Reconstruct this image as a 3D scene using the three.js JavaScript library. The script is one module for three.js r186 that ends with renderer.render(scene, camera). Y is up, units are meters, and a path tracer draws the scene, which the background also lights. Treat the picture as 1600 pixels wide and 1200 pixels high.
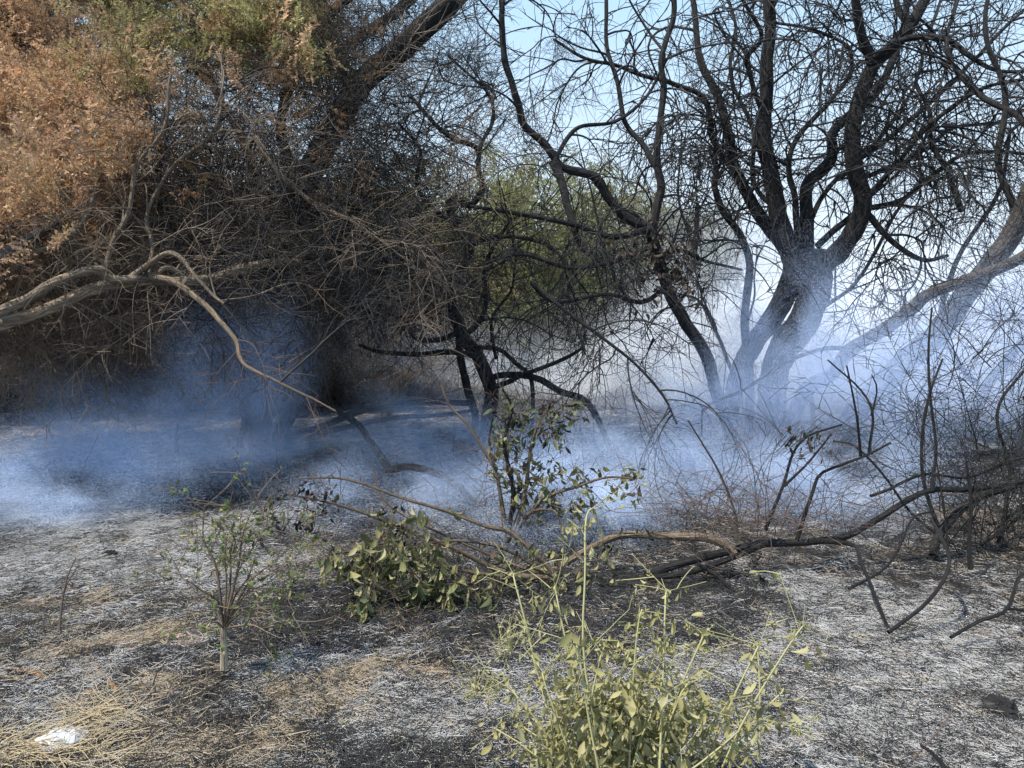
import * as THREE from 'three';


// ---------------------------------------------------------------- camera, sky, sun, exposure
const W = 1600, H = 1200, FOV = 54, EYE = 1.55, HORIZON = 490;
const F = (H / 2) / Math.tan((FOV / 2) * Math.PI / 180);
const PITCH = Math.atan((H / 2 - HORIZON) / F);
const scene = new THREE.Scene();
const camera = new THREE.PerspectiveCamera(FOV, W / H, 0.05, 1500);
camera.position.set(0, EYE, 0);
camera.rotation.set(-PITCH, 0, 0);

const SUN = new THREE.Vector3(-0.42, 0.9, 0.06).normalize();
const sun = new THREE.DirectionalLight(new THREE.Color(1, 0.94, 0.84), 4.6);
sun.position.copy(SUN).multiplyScalar(60); sun.target.position.set(0, 0, -8);
sun.castShadow = true; sun.shadow.mapSize.set(4096, 4096); sun.shadow.radius = 1;
Object.assign(sun.shadow.camera, { left: -22, right: 22, top: 22, bottom: -22, near: 1, far: 140 });
scene.add(sun, sun.target);

{ // clear pale-blue midday sky, whiter towards the horizon
  const w = 512, h = 256, data = new Float32Array(w * h * 4), hor = [0.74, 0.83, 0.92], mid = [0.40, 0.62, 0.86], zen = [0.12, 0.27, 0.62];
  for (let j = 0; j < h; j++) for (let i = 0; i < w; i++) {
    const el = ((j + 0.5) / h - 0.5) * Math.PI, az = ((i + 0.5) / w - 0.5) * 2 * Math.PI, y = Math.sin(el);
    const c = Math.max(0, Math.cos(el) * Math.cos(az) * SUN.x + y * SUN.y + Math.cos(el) * Math.sin(az) * SUN.z), glow = 0.5 * Math.pow(c, 24) + 0.12 * Math.pow(c, 5);
    const a = Math.max(0, y), t1 = Math.min(1, a / 0.4), t2 = Math.min(1, Math.max(0, (a - 0.4) / 0.6)), o = (j * w + i) * 4;
    for (let k = 0; k < 3; k++) {
      const s = t1 < 1 ? hor[k] + (mid[k] - hor[k]) * t1 : mid[k] + (zen[k] - mid[k]) * t2;
      data[o + k] = y < 0 ? [0.2, 0.19, 0.18][k] : s + glow * [1, 0.95, 0.85][k];
    }
    data[o + 3] = 1;
  }
  const sky = new THREE.DataTexture(data, w, h, THREE.RGBAFormat, THREE.FloatType);
  sky.mapping = THREE.EquirectangularReflectionMapping; sky.magFilter = THREE.LinearFilter; sky.minFilter = THREE.LinearFilter; sky.needsUpdate = true;
  scene.background = sky; scene.environment = sky;
}
const renderer = new THREE.WebGLRenderer({ antialias: true });
renderer.toneMapping = THREE.LinearToneMapping;
renderer.toneMappingExposure = 1.36;
renderer.shadowMap.enabled = true;

// ---------------------------------------------------------------- helpers
let seed = 12345;
const rnd = () => { seed = (seed + 0x6D2B79F5) | 0; let t = Math.imul(seed ^ (seed >>> 15), 1 | seed); t = (t + Math.imul(t ^ (t >>> 7), 61 | t)) ^ t; return ((t ^ (t >>> 14)) >>> 0) / 4294967296; };
const reseed = (n) => { seed = n * 7919 + 17; };
const R = (a, b) => a + (b - a) * rnd();
const gauss = () => (rnd() + rnd() + rnd() + rnd() - 2) * 0.87;
const pick = (a) => a[Math.floor(rnd() * a.length)];
const V = (x, y, z) => new THREE.Vector3(x, y, z);
const rvec = () => { const z = R(-1, 1), a = R(0, 6.2832), s = Math.sqrt(1 - z * z); return V(s * Math.cos(a), z, s * Math.sin(a)); };
const smooth = (a, b, x) => { const t = Math.min(1, Math.max(0, (x - a) / (b - a))); return t * t * (3 - 2 * t); };
// value noise
const hash3 = (x, y, z) => { let h = Math.imul(x, 374761393) + Math.imul(y, 668265263) + Math.imul(z, 2147483647 - 1274126177); h = Math.imul(h ^ (h >>> 13), 1274126177); return ((h ^ (h >>> 16)) >>> 0) / 4294967296; };
function noise(x, y, z = 0) {
  const xi = Math.floor(x), yi = Math.floor(y), zi = Math.floor(z); let u = x - xi, v = y - yi, w = z - zi; u = u * u * (3 - 2 * u); v = v * v * (3 - 2 * v); w = w * w * (3 - 2 * w);
  const l = (a, b, t) => a + (b - a) * t;
  return l(l(l(hash3(xi, yi, zi), hash3(xi + 1, yi, zi), u), l(hash3(xi, yi + 1, zi), hash3(xi + 1, yi + 1, zi), u), v), l(l(hash3(xi, yi, zi + 1), hash3(xi + 1, yi, zi + 1), u), l(hash3(xi, yi + 1, zi + 1), hash3(xi + 1, yi + 1, zi + 1), u), v), w);
}
const fbm = (x, y, z = 0, n = 4) => { let s = 0, a = 0.5, t = 0; for (let i = 0; i < n; i++) { s += a * noise(x, y, z); t += a; a *= 0.5; x = x * 2.03 + 7.1; y = y * 2.03 + 3.7; z = z * 2.03 + 1.3; } return s / t; };

// a survey of the place: picture coordinates plus a distance give a point in metres
const cp = Math.cos(PITCH), sp = Math.sin(PITCH);
function at(px, py, d) { const x = (px - W / 2) / F * d, y = (H / 2 - py) / F * d, z = -d; return V(x, EYE + y * cp + z * sp, -y * sp + z * cp); }
const bump = (x, z) => 0.10 * (fbm(x * 0.35 + 5, z * 0.35, 0, 3) - 0.5) + 0.07 * (fbm(x * 1.6, z * 1.6 + 9, 0, 3) - 0.5);
const hgt = (x, z) => { const d = Math.hypot(x, z); return bump(x, z) * smooth(0.5, 3, d) * (d > 40 ? 0 : 1); };
function onGround(px, py) { let p = at(px, py, 1); const k = EYE / (EYE - p.y); const g = V(p.x * k, 0, p.z * k); g.y = hgt(g.x, g.z); return g; }
const depthOf = (py) => EYE * F / (py - HORIZON);

class MB { // mesh builder: many tubes and leaves joined into one geometry
  constructor() { this.p = []; this.n = []; this.u = []; this.i = []; this.c = 0; }
  tube(pts, rad, sides = 5, tile = 0.35, cap = true) {
    const m = pts.length; let t = V(0, 0, 0).subVectors(pts[1], pts[0]).normalize(), nrm = Math.abs(t.y) < 0.9 ? V(0, 1, 0) : V(1, 0, 0);
    nrm.sub(t.clone().multiplyScalar(nrm.dot(t))).normalize(); const bi = V(0, 0, 0), t2 = V(0, 0, 0); let len = 0;
    const rep = Math.max(1, Math.round(6.283 * rad[0] / tile)), off = rnd();
    for (let k = 0; k < m; k++) {
      if (k < m - 1) t2.subVectors(pts[k + 1], pts[Math.max(0, k - 1)]).normalize(); else t2.subVectors(pts[k], pts[k - 1]).normalize();
      nrm.sub(t2.clone().multiplyScalar(nrm.dot(t2))); if (nrm.lengthSq() < 1e-8) nrm.copy(rvec()).cross(t2); nrm.normalize(); bi.crossVectors(t2, nrm);
      if (k) len += pts[k].distanceTo(pts[k - 1]);
      for (let s = 0; s <= sides; s++) {
        const a = s / sides * 6.28319, ca = Math.cos(a), sa = Math.sin(a), nx = nrm.x * ca + bi.x * sa, ny = nrm.y * ca + bi.y * sa, nz = nrm.z * ca + bi.z * sa;
        let r = rad[k]; if (sides > 6) r *= 0.86 + 0.28 * noise(nx * 1.5 + pts[k].x * 9, ny * 1.5 + pts[k].y * 7, nz * 1.5 + pts[k].z * 9);
        this.p.push(pts[k].x + nx * r, pts[k].y + ny * r, pts[k].z + nz * r); this.n.push(nx, ny, nz); this.u.push(s / sides * rep + off, len / tile + off);
      }
      if (k) { const q = this.c + (k - 1) * (sides + 1); for (let s = 0; s < sides; s++) { const a = q + s, b = a + 1, c = a + sides + 1, d = c + 1; this.i.push(a, b, c, b, d, c); } }
    }
    this.c += m * (sides + 1);
    if (cap && rad[m - 1] > 0.004) this.cap(pts[m - 1], t2, rad[m - 1], sides, m);
    return this;
  }
  cap(p, t, r, sides) {
    const q = this.c - (sides + 1); this.p.push(p.x + t.x * r * 0.5, p.y + t.y * r * 0.5, p.z + t.z * r * 0.5); this.n.push(t.x, t.y, t.z); this.u.push(0.5, 0.5);
    for (let s = 0; s < sides; s++) this.i.push(q + s, q + s + 1, this.c); this.c++;
  }
  add(geo, mat) { // a transformed copy of a small geometry
    const g = geo.clone().applyMatrix4(mat), P = g.attributes.position, N = g.attributes.normal, U = g.attributes.uv;
    for (let k = 0; k < P.count; k++) { this.p.push(P.getX(k), P.getY(k), P.getZ(k)); this.n.push(N.getX(k), N.getY(k), N.getZ(k)); this.u.push(U ? U.getX(k) : 0, U ? U.getY(k) : 0); }
    if (g.index) for (let k = 0; k < g.index.count; k++) this.i.push(this.c + g.index.getX(k)); else for (let k = 0; k < P.count; k++) this.i.push(this.c + k);
    this.c += P.count; return this;
  }
  geo(base) {
    const g = new THREE.BufferGeometry(), p = new Float32Array(this.p);
    if (base) for (let k = 0; k < p.length; k += 3) { p[k] -= base.x; p[k + 1] -= base.y; p[k + 2] -= base.z; }
    g.setAttribute('position', new THREE.BufferAttribute(p, 3)); g.setAttribute('normal', new THREE.BufferAttribute(new Float32Array(this.n), 3)); g.setAttribute('uv', new THREE.BufferAttribute(new Float32Array(this.u), 2));
    g.setIndex(this.i); tris += this.i.length / 3; return g;
  }
  build(name, mat, parent, kind) {
    if (!this.c) return null;
    const base = parent.userData.base ?? V(0, 0, 0), m = new THREE.Mesh(this.geo(base), mat); m.name = name; m.castShadow = m.receiveShadow = true; if (kind) m.userData.kind = kind; parent.add(m);
    m.userData.base = base; return m;
  }
}
let tris = 0;
const taken = {};
const numbered = (n) => { taken[n] = (taken[n] ?? -1) + 1; return taken[n] ? n + '_' + String(taken[n]).padStart(3, '0') : n; };
function thing(name, label, category, base, group) { const o = new THREE.Group(); o.name = numbered(name); o.position.copy(base); o.userData = { label, category, base: base.clone() }; if (group) o.userData.group = group; scene.add(o); return o; }
function path(ctrl, step = 0.06, wig = 0.01, freq = 3) { // smooth curve through points, with a little natural wander
  const c = new THREE.CatmullRomCurve3(ctrl, false, 'centripetal'), n = Math.max(3, Math.min(60, Math.ceil(c.getLength() / step))), o = R(0, 90), out = [];
  for (let k = 0; k <= n; k++) { const p = c.getPoint(k / n), w = wig * Math.min(1, k / 3); p.x += w * 2 * (noise(p.x * freq + o, p.y * freq, p.z * freq) - 0.5); p.y += w * 2 * (noise(p.x * freq, p.y * freq + o, p.z * freq + 31) - 0.5); p.z += w * 2 * (noise(p.x * freq + 57, p.y * freq, p.z * freq + o) - 0.5); out.push(p); }
  return out;
}
const taper = (n, r0, r1, e = 1) => Array.from({ length: n }, (_, k) => r0 + (r1 - r0) * Math.pow(k / (n - 1), e));
let shootFloor = 0.02;
// a free-growing shoot: keeps a curving direction, bends to gravity, forks
function shoot(b, p0, dir, len, r0, o) {
  const n = Math.max(4, Math.min(o.seg ?? 10, Math.ceil(len / 0.05))), st = len / n, d = dir.clone().normalize(), axis = rvec(), pts = [p0.clone()], p = p0.clone(); let curl = gauss() * (o.curl ?? 1.2);
  for (let k = 0; k < n; k++) {
    if (rnd() < 0.3) { axis.add(rvec().multiplyScalar(0.8)).normalize(); curl = gauss() * (o.curl ?? 1.2); }
    d.applyAxisAngle(axis, curl * st * 3); d.y -= (o.droop ?? 0) * st; d.add(rvec().multiplyScalar((o.jit ?? 0.12))); d.normalize();
    p.addScaledVector(d, st); const gy = shootFloor; if (p.y < gy) { p.y = gy; d.y = Math.abs(d.y) * 0.3; } pts.push(p.clone());
  }
  b.tube(pts, taper(pts.length, r0, Math.max(0.0012, r0 * (o.tip ?? 0.3))), o.sides ?? (r0 > 0.012 ? 6 : r0 > 0.005 ? 4 : 3), 0.35, false);
  if (o.ends) o.ends.push([p.clone(), d.clone()]);
  if (o.nodes) for (let k = 1; k < pts.length; k++) if (rnd() < (o.nodeP ?? 0.6)) o.nodes.push([pts[k], V(0, 0, 0).subVectors(pts[k], pts[k - 1]).normalize()]);
  const kid = o.kid; if (kid) {
    const m = Math.round(len * kid.per * R(0.6, 1.4));
    for (let k = 0; k < m; k++) {
      const f = Math.pow(R(0.12, 1), 0.8) * (pts.length - 1), a = Math.floor(Math.min(f, pts.length - 2)), q = pts[a].clone().lerp(pts[a + 1], f - a), td = V(0, 0, 0).subVectors(pts[a + 1], pts[a]).normalize();
      const side = rvec(); side.sub(td.clone().multiplyScalar(side.dot(td))).normalize(); const dd = td.multiplyScalar(kid.ahead ?? 0.7).add(side); dd.y += kid.up ?? 0;
      shoot(b, q, dd, len * R(kid.len[0], kid.len[1]), Math.max(o.min ?? 0.0024, r0 * (kid.rad ?? 0.5)), kid);
    }
  }
  return pts;
}
function along(pts, f) { const a = Math.min(pts.length - 2, Math.floor(f * (pts.length - 1))), u = f * (pts.length - 1) - a; return [pts[a].clone().lerp(pts[a + 1], u), V(0, 0, 0).subVectors(pts[a + 1], pts[a]).normalize(), a + u]; }
// traced limb: picture points, distances at both ends, widths in picture pixels at both ends
function traced(list, d0, d1, w0, w1, wig = 0.012, mid = 0) {
  const ctrl = list.map(([x, y, dd], k) => { const f = k / (list.length - 1); return at(x, y, dd ?? d0 + (d1 - d0) * f + mid * Math.sin(f * 3.1416)); });
  const pts = path(ctrl, 0.06, wig); return { pts, rad: taper(pts.length, w0 / 2 / F * d0, w1 / 2 / F * d1, 0.85) };
}

// ---------------------------------------------------------------- textures and materials
function canvasTexture(w, h, draw, srgb) { const c = document.createElement('canvas'); c.width = w; c.height = h; draw(c.getContext('2d'), w, h); const t = new THREE.CanvasTexture(c); t.wrapS = t.wrapT = THREE.RepeatWrapping; t.magFilter = THREE.LinearFilter; if (srgb) t.colorSpace = THREE.SRGBColorSpace; return t; }
function dataTexture(w, h, f, srgb) { const d = new Uint8Array(w * h * 4); for (let j = 0; j < h; j++) for (let i = 0; i < w; i++) { const c = f(i / w, j / h); for (let k = 0; k < 3; k++) d[(j * w + i) * 4 + k] = Math.max(0, Math.min(255, c[k])); d[(j * w + i) * 4 + 3] = 255; } const t = new THREE.DataTexture(d, w, h); t.wrapS = t.wrapT = THREE.RepeatWrapping; t.magFilter = THREE.LinearFilter; if (srgb) t.colorSpace = THREE.SRGBColorSpace; t.needsUpdate = true; return t; }
const wrapN = (u, v, fx, fy, o) => { // tiling noise
  const a = u * 6.28319, r = fx / 6.28319, b = v * 6.28319, q = fy / 6.28319; return fbm(Math.cos(a) * r + 10 + o, Math.sin(a) * r + 10 + Math.cos(b) * q, Math.sin(b) * q + o, 4); };
const furrow = (u, v, o) => { const a = wrapN(u, v, 14, 3, o), b = wrapN(u, v, 30, 9, o + 5); return Math.abs(a - 0.5) * 3 + b * 0.5; };
const barkMap = (dark, light, ash, o) => dataTexture(256, 256, (u, v) => { const f = Math.min(1, furrow(u, v, o)), s = wrapN(u, v, 5, 5, o + 9), a = smooth(0.56, 0.66, s) * ash; return [0, 1, 2].map((k) => { const c = dark[k] + (light[k] - dark[k]) * f; return c + ([168, 164, 158][k] - c) * a * (0.4 + 0.6 * f); }); }, true);
const barkBump = dataTexture(256, 256, (u, v) => { const f = Math.min(1, furrow(u, v, 2)) * 255; return [f, f, f]; });
const std = (o) => new THREE.MeshStandardMaterial({ roughness: 0.9, metalness: 0, ...o });
const M = {
  char: std({ name: 'charred_bark', map: barkMap([14, 13, 13], [44, 40, 38], 0.2, 1), bumpMap: barkBump, bumpScale: 0.012, roughness: 0.85 }),
  charTwig: std({ name: 'charred_twig', color: new THREE.Color(0.020, 0.018, 0.017), roughness: 0.75 }),
  scorch: std({ name: 'scorched_bark', map: barkMap([74, 62, 50], [168, 148, 122], 0.3, 3), bumpMap: barkBump, bumpScale: 0.01 }),
  scorchTwig: std({ name: 'scorched_twig', color: new THREE.Color(0.17, 0.125, 0.085), roughness: 0.7 }),
  redTwig: std({ name: 'reddish_twig', color: new THREE.Color(0.10, 0.065, 0.05), roughness: 0.65 }),
  paleBark: std({ name: 'pale_bark', map: barkMap([112, 100, 84], [188, 174, 150], 0.2, 8), bumpMap: barkBump, bumpScale: 0.004 }),
  grey: std({ name: 'grey_bark', map: barkMap([42, 37, 34], [98, 89, 80], 0.2, 6), bumpMap: barkBump, bumpScale: 0.008 }),
};
const leafMat = (name, r, g, b, tr = 0.35) => new THREE.MeshPhysicalMaterial({ name, color: new THREE.Color(r, g, b), roughness: 0.9, transmission: tr, thickness: 0, side: THREE.DoubleSide, specularIntensity: 0.6 });
Object.assign(M, {
  olive: leafMat('olive_leaf', 0.22, 0.22, 0.09), oliveDark: leafMat('dull_green_leaf', 0.10, 0.12, 0.05), khaki: leafMat('wilted_leaf', 0.36, 0.33, 0.14), pale: leafMat('pale_wilted_leaf', 0.47, 0.43, 0.22),
  crisp: leafMat('crisped_leaf', 0.085, 0.062, 0.044, 0.15), black: leafMat('burnt_leaf', 0.018, 0.016, 0.016, 0.05), green: leafMat('green_leaf', 0.13, 0.19, 0.05),
  weedStem: std({ name: 'weed_stem', color: new THREE.Color(0.38, 0.36, 0.17), roughness: 0.7 }), straw: std({ name: 'straw', color: new THREE.Color(0.47, 0.375, 0.235), roughness: 0.8 }),
});
// ---------------------------------------------------------------- ground
const TILE = 12, GX0 = -6, GZ0 = -1.5; // the texture covers x -6..6, z -1.5..-13.5 and is mirrored beyond
const spots = (list) => list.map(([px, py, r, s]) => { const g = onGround(px, py); return [g.x, g.z, r, s ?? 1]; });
const SOIL = spots([[510, 1085, 0.24, 2.4], [450, 1070, 0.14], [560, 1105, 0.14], [330, 990, 0.22], [270, 985, 0.16], [430, 1000, 0.16], [150, 935, 0.2], [60, 925, 0.25], [40, 1030, 0.25], [190, 1010, 0.22], [250, 1180, 0.22, 1.1], [360, 1160, 0.2], [110, 1080, 0.15], [740, 1085, 0.2, 0.9], [590, 1040, 0.2], [230, 1075, 0.12], [1480, 800, 0.7, 0.8], [1560, 830, 0.6, 0.8], [60, 1195, 0.3, 1.2], [690, 1040, 0.14], [150, 665, 1.2, 0.9], [620, 640, 1.5, 0.6]]);
const ASH = spots([[110, 850, 0.8, 1], [250, 840, 0.7, 1], [60, 800, 1, 0.9], [300, 890, 0.35, 0.6], [1500, 1120, 0.7, 1], [1250, 1110, 0.45, 1], [1400, 1040, 0.45, 0.8], [1130, 1060, 0.3, 0.8], [1560, 1180, 0.6, 0.9], [1300, 930, 0.5, 0.6], [1200, 1180, 0.4, 0.9], [650, 1130, 0.3, 0.5], [60, 1115, 0.2, 0.8], [450, 1045, 0.16, 0.7], [640, 1075, 0.12, 0.8], [980, 1130, 0.4, 0.8], [1450, 930, 0.5, 0.5], [40, 700, 1.3, 0.6], [250, 680, 1.4, 0.5]]);
const CHAR = spots([[560, 960, 0.5, 1], [650, 930, 0.5, 1], [850, 960, 0.5, 0.9], [1000, 960, 0.5, 0.8], [480, 960, 0.3, 1], [400, 740, 1.4, 0.9], [600, 740, 1.4, 0.9], [1150, 960, 0.4, 0.8], [420, 1030, 0.12, 1], [150, 1060, 0.18, 0.6], [330, 1120, 0.2, 0.7], [560, 1160, 0.25, 0.7], [700, 1170, 0.3, 0.6], [1450, 990, 0.35, 0.6], [300, 930, 0.25, 0.5], [850, 820, 1.2, 0.8], [1000, 830, 0.8, 0.7]]);
const bumps = (L, x, z) => { let s = 0; for (const [a, b, r, k] of L) { const q = ((x - a) ** 2 + (z - b) ** 2) / (r * r); if (q < 6) s += k * Math.exp(-q); } return s; };
function cover(x, z) { // shares of bare soil, pale ash and char at a place
  const w = fbm(x * 2.2, z * 2.2, 3, 4), v = fbm(x * 3.1 + 40, z * 3.1, 8, 4), wx = x + (w - 0.5) * 0.3, wz = z + (v - 0.5) * 0.3;
  let soil = smooth(0.5, 1.0, bumps(SOIL, wx, wz) * 0.9 + (v - 0.5) * 1.6), ash = smooth(0.3, 0.9, bumps(ASH, wx, wz) * 0.9 + (w - 0.42) * 1.6), black = smooth(0.3, 0.9, bumps(CHAR, wx, wz) + (0.45 - w) * 1.2);
  soil *= (1 - 0.7 * black) * smooth(0.36, 0.56, fbm(x * 5.5 + 3, z * 5.5, 4, 3)); soil = Math.max(soil, smooth(1.1, 1.7, bumps(SOIL, wx, wz))); ash *= (1 - 0.75 * black) * (1 - 0.6 * soil); return [soil, ash, black];
}
{
  reseed(5);
  const S = 2048, toX = (u) => GX0 + u / S * TILE, toZ = (v) => GZ0 - (1 - v / S) * TILE; // canvas top row is v = 1 (far)
  const low = 256, img = new Float32Array(low * low * 3), L = [];
  for (let j = 0; j < low; j++) for (let i = 0; i < low; i++) { const x = GX0 + (i + 0.5) / low * TILE, z = GZ0 - TILE + (j + 0.5) / low * TILE; L.push(cover(x, z)); }
  const at2 = (u, v) => L[Math.min(low - 1, Math.max(0, Math.floor(v / S * low))) * low + Math.min(low - 1, Math.max(0, Math.floor(u / S * low)))];
  const map = canvasTexture(S, S, (g) => {
    const d = g.createImageData(S, S);
    for (let j = 0; j < S; j++) for (let i = 0; i < S; i++) {
      const fx = i / S * low - 0.5, fy = j / S * low - 0.5, x0 = Math.max(0, Math.floor(fx)), y0 = Math.max(0, Math.floor(fy)), x1 = Math.min(low - 1, x0 + 1), y1 = Math.min(low - 1, y0 + 1), u = fx - x0, v = fy - y0;
      const q = (k) => (L[y0 * low + x0][k] * (1 - u) + L[y0 * low + x1][k] * u) * (1 - v) + (L[y1 * low + x0][k] * (1 - u) + L[y1 * low + x1][k] * u) * v;
      const f = hash3(i, j, 3) * 0.5 + noise(i * 0.21, j * 0.21, 1) * 0.5 - 0.5, m = noise(i * 0.06, j * 0.06, 5) - 0.5, s = smooth(0.3, 0.7, q(0) + m * 0.7), a = smooth(0.25, 0.8, q(1) + m * 0.6), k = 1 + f * 0.7 + m * 0.3, o = (j * S + i) * 4;
      for (let c = 0; c < 3; c++) { let t = [54, 51, 50][c]; t += ([146, 141, 137][c] - t) * a * 0.85; t += ([168, 140, 116][c] - t) * s; d.data[o + c] = t * k; }
      d.data[o + 3] = 255;
    }
    g.putImageData(d, 0, 0); g.lineCap = 'round';
    for (let n = 0; n < 110000; n++) { // the burnt grass itself: curled straws of ash, char and straw
      const u = rnd() * S, v = rnd() * S, [so, as, bl] = at2(u, v), t = rnd(); let c;
      if (t < 0.34 - as * 0.2 + bl * 0.3 - so * 0.1) { const q = R(14, 40); c = [q, q * 0.97, q * 0.97]; } else if (t < 0.5 + as * 0.4 - so * 0.1 - bl * 0.1) { const q = R(110, 215); c = [q, q * 0.98, q * 0.96]; } else if (t < 0.85) { const q = R(60, 110); c = [q, q * 0.96, q * 0.92]; } else { const q = R(0.6, 1.1); c = [186 * q, 150 * q, 104 * q]; }
      g.strokeStyle = `rgba(${c[0] | 0},${c[1] | 0},${c[2] | 0},${R(0.45, 0.95)})`; g.lineWidth = R(0.5, 1.6); const a = R(0, 6.28), l = R(4, 16), b = a + gauss() * 1.4, x2 = u + Math.cos(a) * l, y2 = v + Math.sin(a) * l;
      g.beginPath(); g.moveTo(u, v); g.quadraticCurveTo(x2, y2, x2 + Math.cos(b) * l * 0.8, y2 + Math.sin(b) * l * 0.8); g.stroke();
    }
  }, true);
  const relief = canvasTexture(1024, 1024, (g) => {
    g.fillStyle = '#555'; g.fillRect(0, 0, 1024, 1024); g.lineCap = 'round';
    for (let n = 0; n < 70000; n++) { const u = rnd() * 1024, v = rnd() * 1024, q = R(40, 230) | 0, a = R(0, 6.28), l = R(3, 9), b = a + gauss() * 1.4; g.strokeStyle = `rgba(${q},${q},${q},0.7)`; g.lineWidth = R(0.8, 2.2); const x2 = u + Math.cos(a) * l, y2 = v + Math.sin(a) * l; g.beginPath(); g.moveTo(u, v); g.quadraticCurveTo(x2, y2, x2 + Math.cos(b) * l, y2 + Math.sin(b) * l); g.stroke(); }
  });
  map.wrapS = map.wrapT = THREE.MirroredRepeatWrapping; relief.repeat.set(3, 3);
  // one sheet: fine near the camera, coarse to the horizon
  const line = (fine, step, far) => { const a = []; for (let x = 0; x <= fine; x += step) a.push(x); let x = fine, s = step; while (x < far) { s *= 1.35; x += s; a.push(x); } return a; };
  const xs = line(7.5, 0.05, 420), X = [...xs.slice(1).reverse().map((x) => -x), ...xs], zs = line(11, 0.05, 500), Z = [60, 20, 6, 2, 1, 0.5, ...zs.map((z) => -z)];
  const P = [], U = [], I = [];
  for (const z of Z) for (const x of X) { P.push(x, hgt(x, z) + 0.02 * (fbm(x * 7, z * 7, 2, 3) - 0.5) * (Math.hypot(x, z) < 14 ? 1 : 0), z); U.push((x - GX0) / TILE, 1 - (z - (GZ0 - TILE)) / TILE); }
  for (let j = 0; j + 1 < Z.length; j++) for (let i = 0; i + 1 < X.length; i++) { const a = j * X.length + i, b = a + 1, c = a + X.length, d = c + 1; I.push(a, b, c, b, d, c); }
  const g = new THREE.BufferGeometry(); g.setAttribute('position', new THREE.Float32BufferAttribute(P, 3)); g.setAttribute('uv', new THREE.Float32BufferAttribute(U, 2)); g.setIndex(I); g.computeVertexNormals(); tris += I.length / 3;
  const ground = new THREE.Mesh(g, std({ name: 'burnt_ground', map, bumpMap: relief, bumpScale: 0.012, roughness: 1 })); ground.name = 'ground'; ground.userData = { kind: 'structure', label: 'burnt ground of grey ash, black char and tan soil', category: 'ground' }; ground.receiveShadow = true; ground.castShadow = true; scene.add(ground);
}
function stuff(name, label, category, parent) { const o = parent ?? scene; return (geo, mat, mats, cols) => { const m = new THREE.InstancedMesh(geo, mat, mats.length); mats.forEach((q, k) => { m.setMatrixAt(k, q); if (cols) m.setColorAt(k, cols[k]); }); m.name = parent ? name : numbered(name); m.userData = { kind: 'stuff' }; if (label) m.userData.label = label; if (category) m.userData.category = category; m.castShadow = m.receiveShadow = true; o.add(m); return m; }; }
const mat4 = (p, e, s) => new THREE.Matrix4().compose(p, e.isQuaternion ? e : new THREE.Quaternion().setFromEuler(e), s.isVector3 ? s : V(s, s, s));
{ // loose curled straws lying on the ground, in tufts
  reseed(9);
  const tuft = (n, spread, len, th, lift) => { const b = new MB(); for (let k = 0; k < n; k++) { const a = R(0, 6.28), p = V(gauss() * spread, R(0.002, lift), gauss() * spread), d = V(Math.cos(a), R(-0.15, 0.25), Math.sin(a)), pts = [p.clone()], l = R(len[0], len[1]); let turn = gauss() * 1.2; for (let s = 0; s < 4; s++) { d.applyAxisAngle(V(0, 1, 0), turn * 0.5); d.y += R(-0.2, 0.12); d.normalize(); p.addScaledVector(d, l / 4); p.y = Math.max(0.001, p.y); pts.push(p.clone()); if (rnd() < 0.3) turn = gauss() * 1.5; } b.tube(pts, taper(5, th * R(0.6, 1.2), th * 0.5), 3, 0.35, false); } return b.geo(); };
  const kinds = [
    ['ash_straw', 'pale grey ash of burnt grass curled over the ground', 'ash', [tuft(14, 0.05, [0.03, 0.11], 0.0019, 0.02), tuft(12, 0.06, [0.03, 0.12], 0.0016, 0.025)], std({ name: 'ash', color: 0xffffff, roughness: 1 }), (c) => c[1] * 1.0 + 0.16 - c[2] * 0.05 - c[0] * 0.1, () => { const q = R(0.26, 0.56); return new THREE.Color(q, q * 0.975, q * 0.94); }, 10500],
    ['charred_straw', 'black charred grass stalks scattered over the ground', 'charred grass', [tuft(14, 0.06, [0.03, 0.12], 0.002, 0.03), tuft(12, 0.05, [0.04, 0.14], 0.0018, 0.04)], std({ name: 'charred_straw', color: 0xffffff, roughness: 0.9 }), (c) => 0.34 + c[2] * 0.6 - c[0] * 0.15, () => { const q = R(0.012, 0.06); return new THREE.Color(q, q * 0.97, q * 0.95); }, 8500],
    ['dry_straw', 'dry tan grass stalks left unburnt between the ash', 'dry grass', [tuft(9, 0.06, [0.04, 0.16], 0.0018, 0.03)], std({ name: 'dry_straw', color: 0xffffff, roughness: 0.8 }), (c, x, z) => c[0] * 0.5 + 0.05 + (z > -3.0 && x < -0.8 ? 0.05 : 0), () => { const q = R(0.6, 1.1); return new THREE.Color(0.46 * q, 0.375 * q, 0.26 * q); }, 2600],
  ];
  for (const [name, label, cat, geos, mat, share, col, want] of kinds) {
    const lists = geos.map(() => [[], []]); let got = 0, tries = 0;
    while (got < want && tries++ < want * 12) {
      const d = 2.2 + 9.5 * Math.pow(rnd(), 1.5), x = R(-0.78, 0.78) * d, z = -d; if (rnd() > share(cover(x, z), x, z)) continue;
      const k = Math.floor(rnd() * geos.length); lists[k][0].push(mat4(V(x, hgt(x, z) + 0.004, z), new THREE.Euler(0, R(0, 6.28), 0), V(R(0.7, 1.4), R(0.6, 1.3), R(0.7, 1.4)).multiplyScalar(0.8 + d * 0.04))); lists[k][1].push(col()); got++;
    }
    geos.forEach((g, k) => stuff(name, label, cat)(g, mat, lists[k][0], lists[k][1]));
  }
}
console.log('ground', Math.round(tris));
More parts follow.
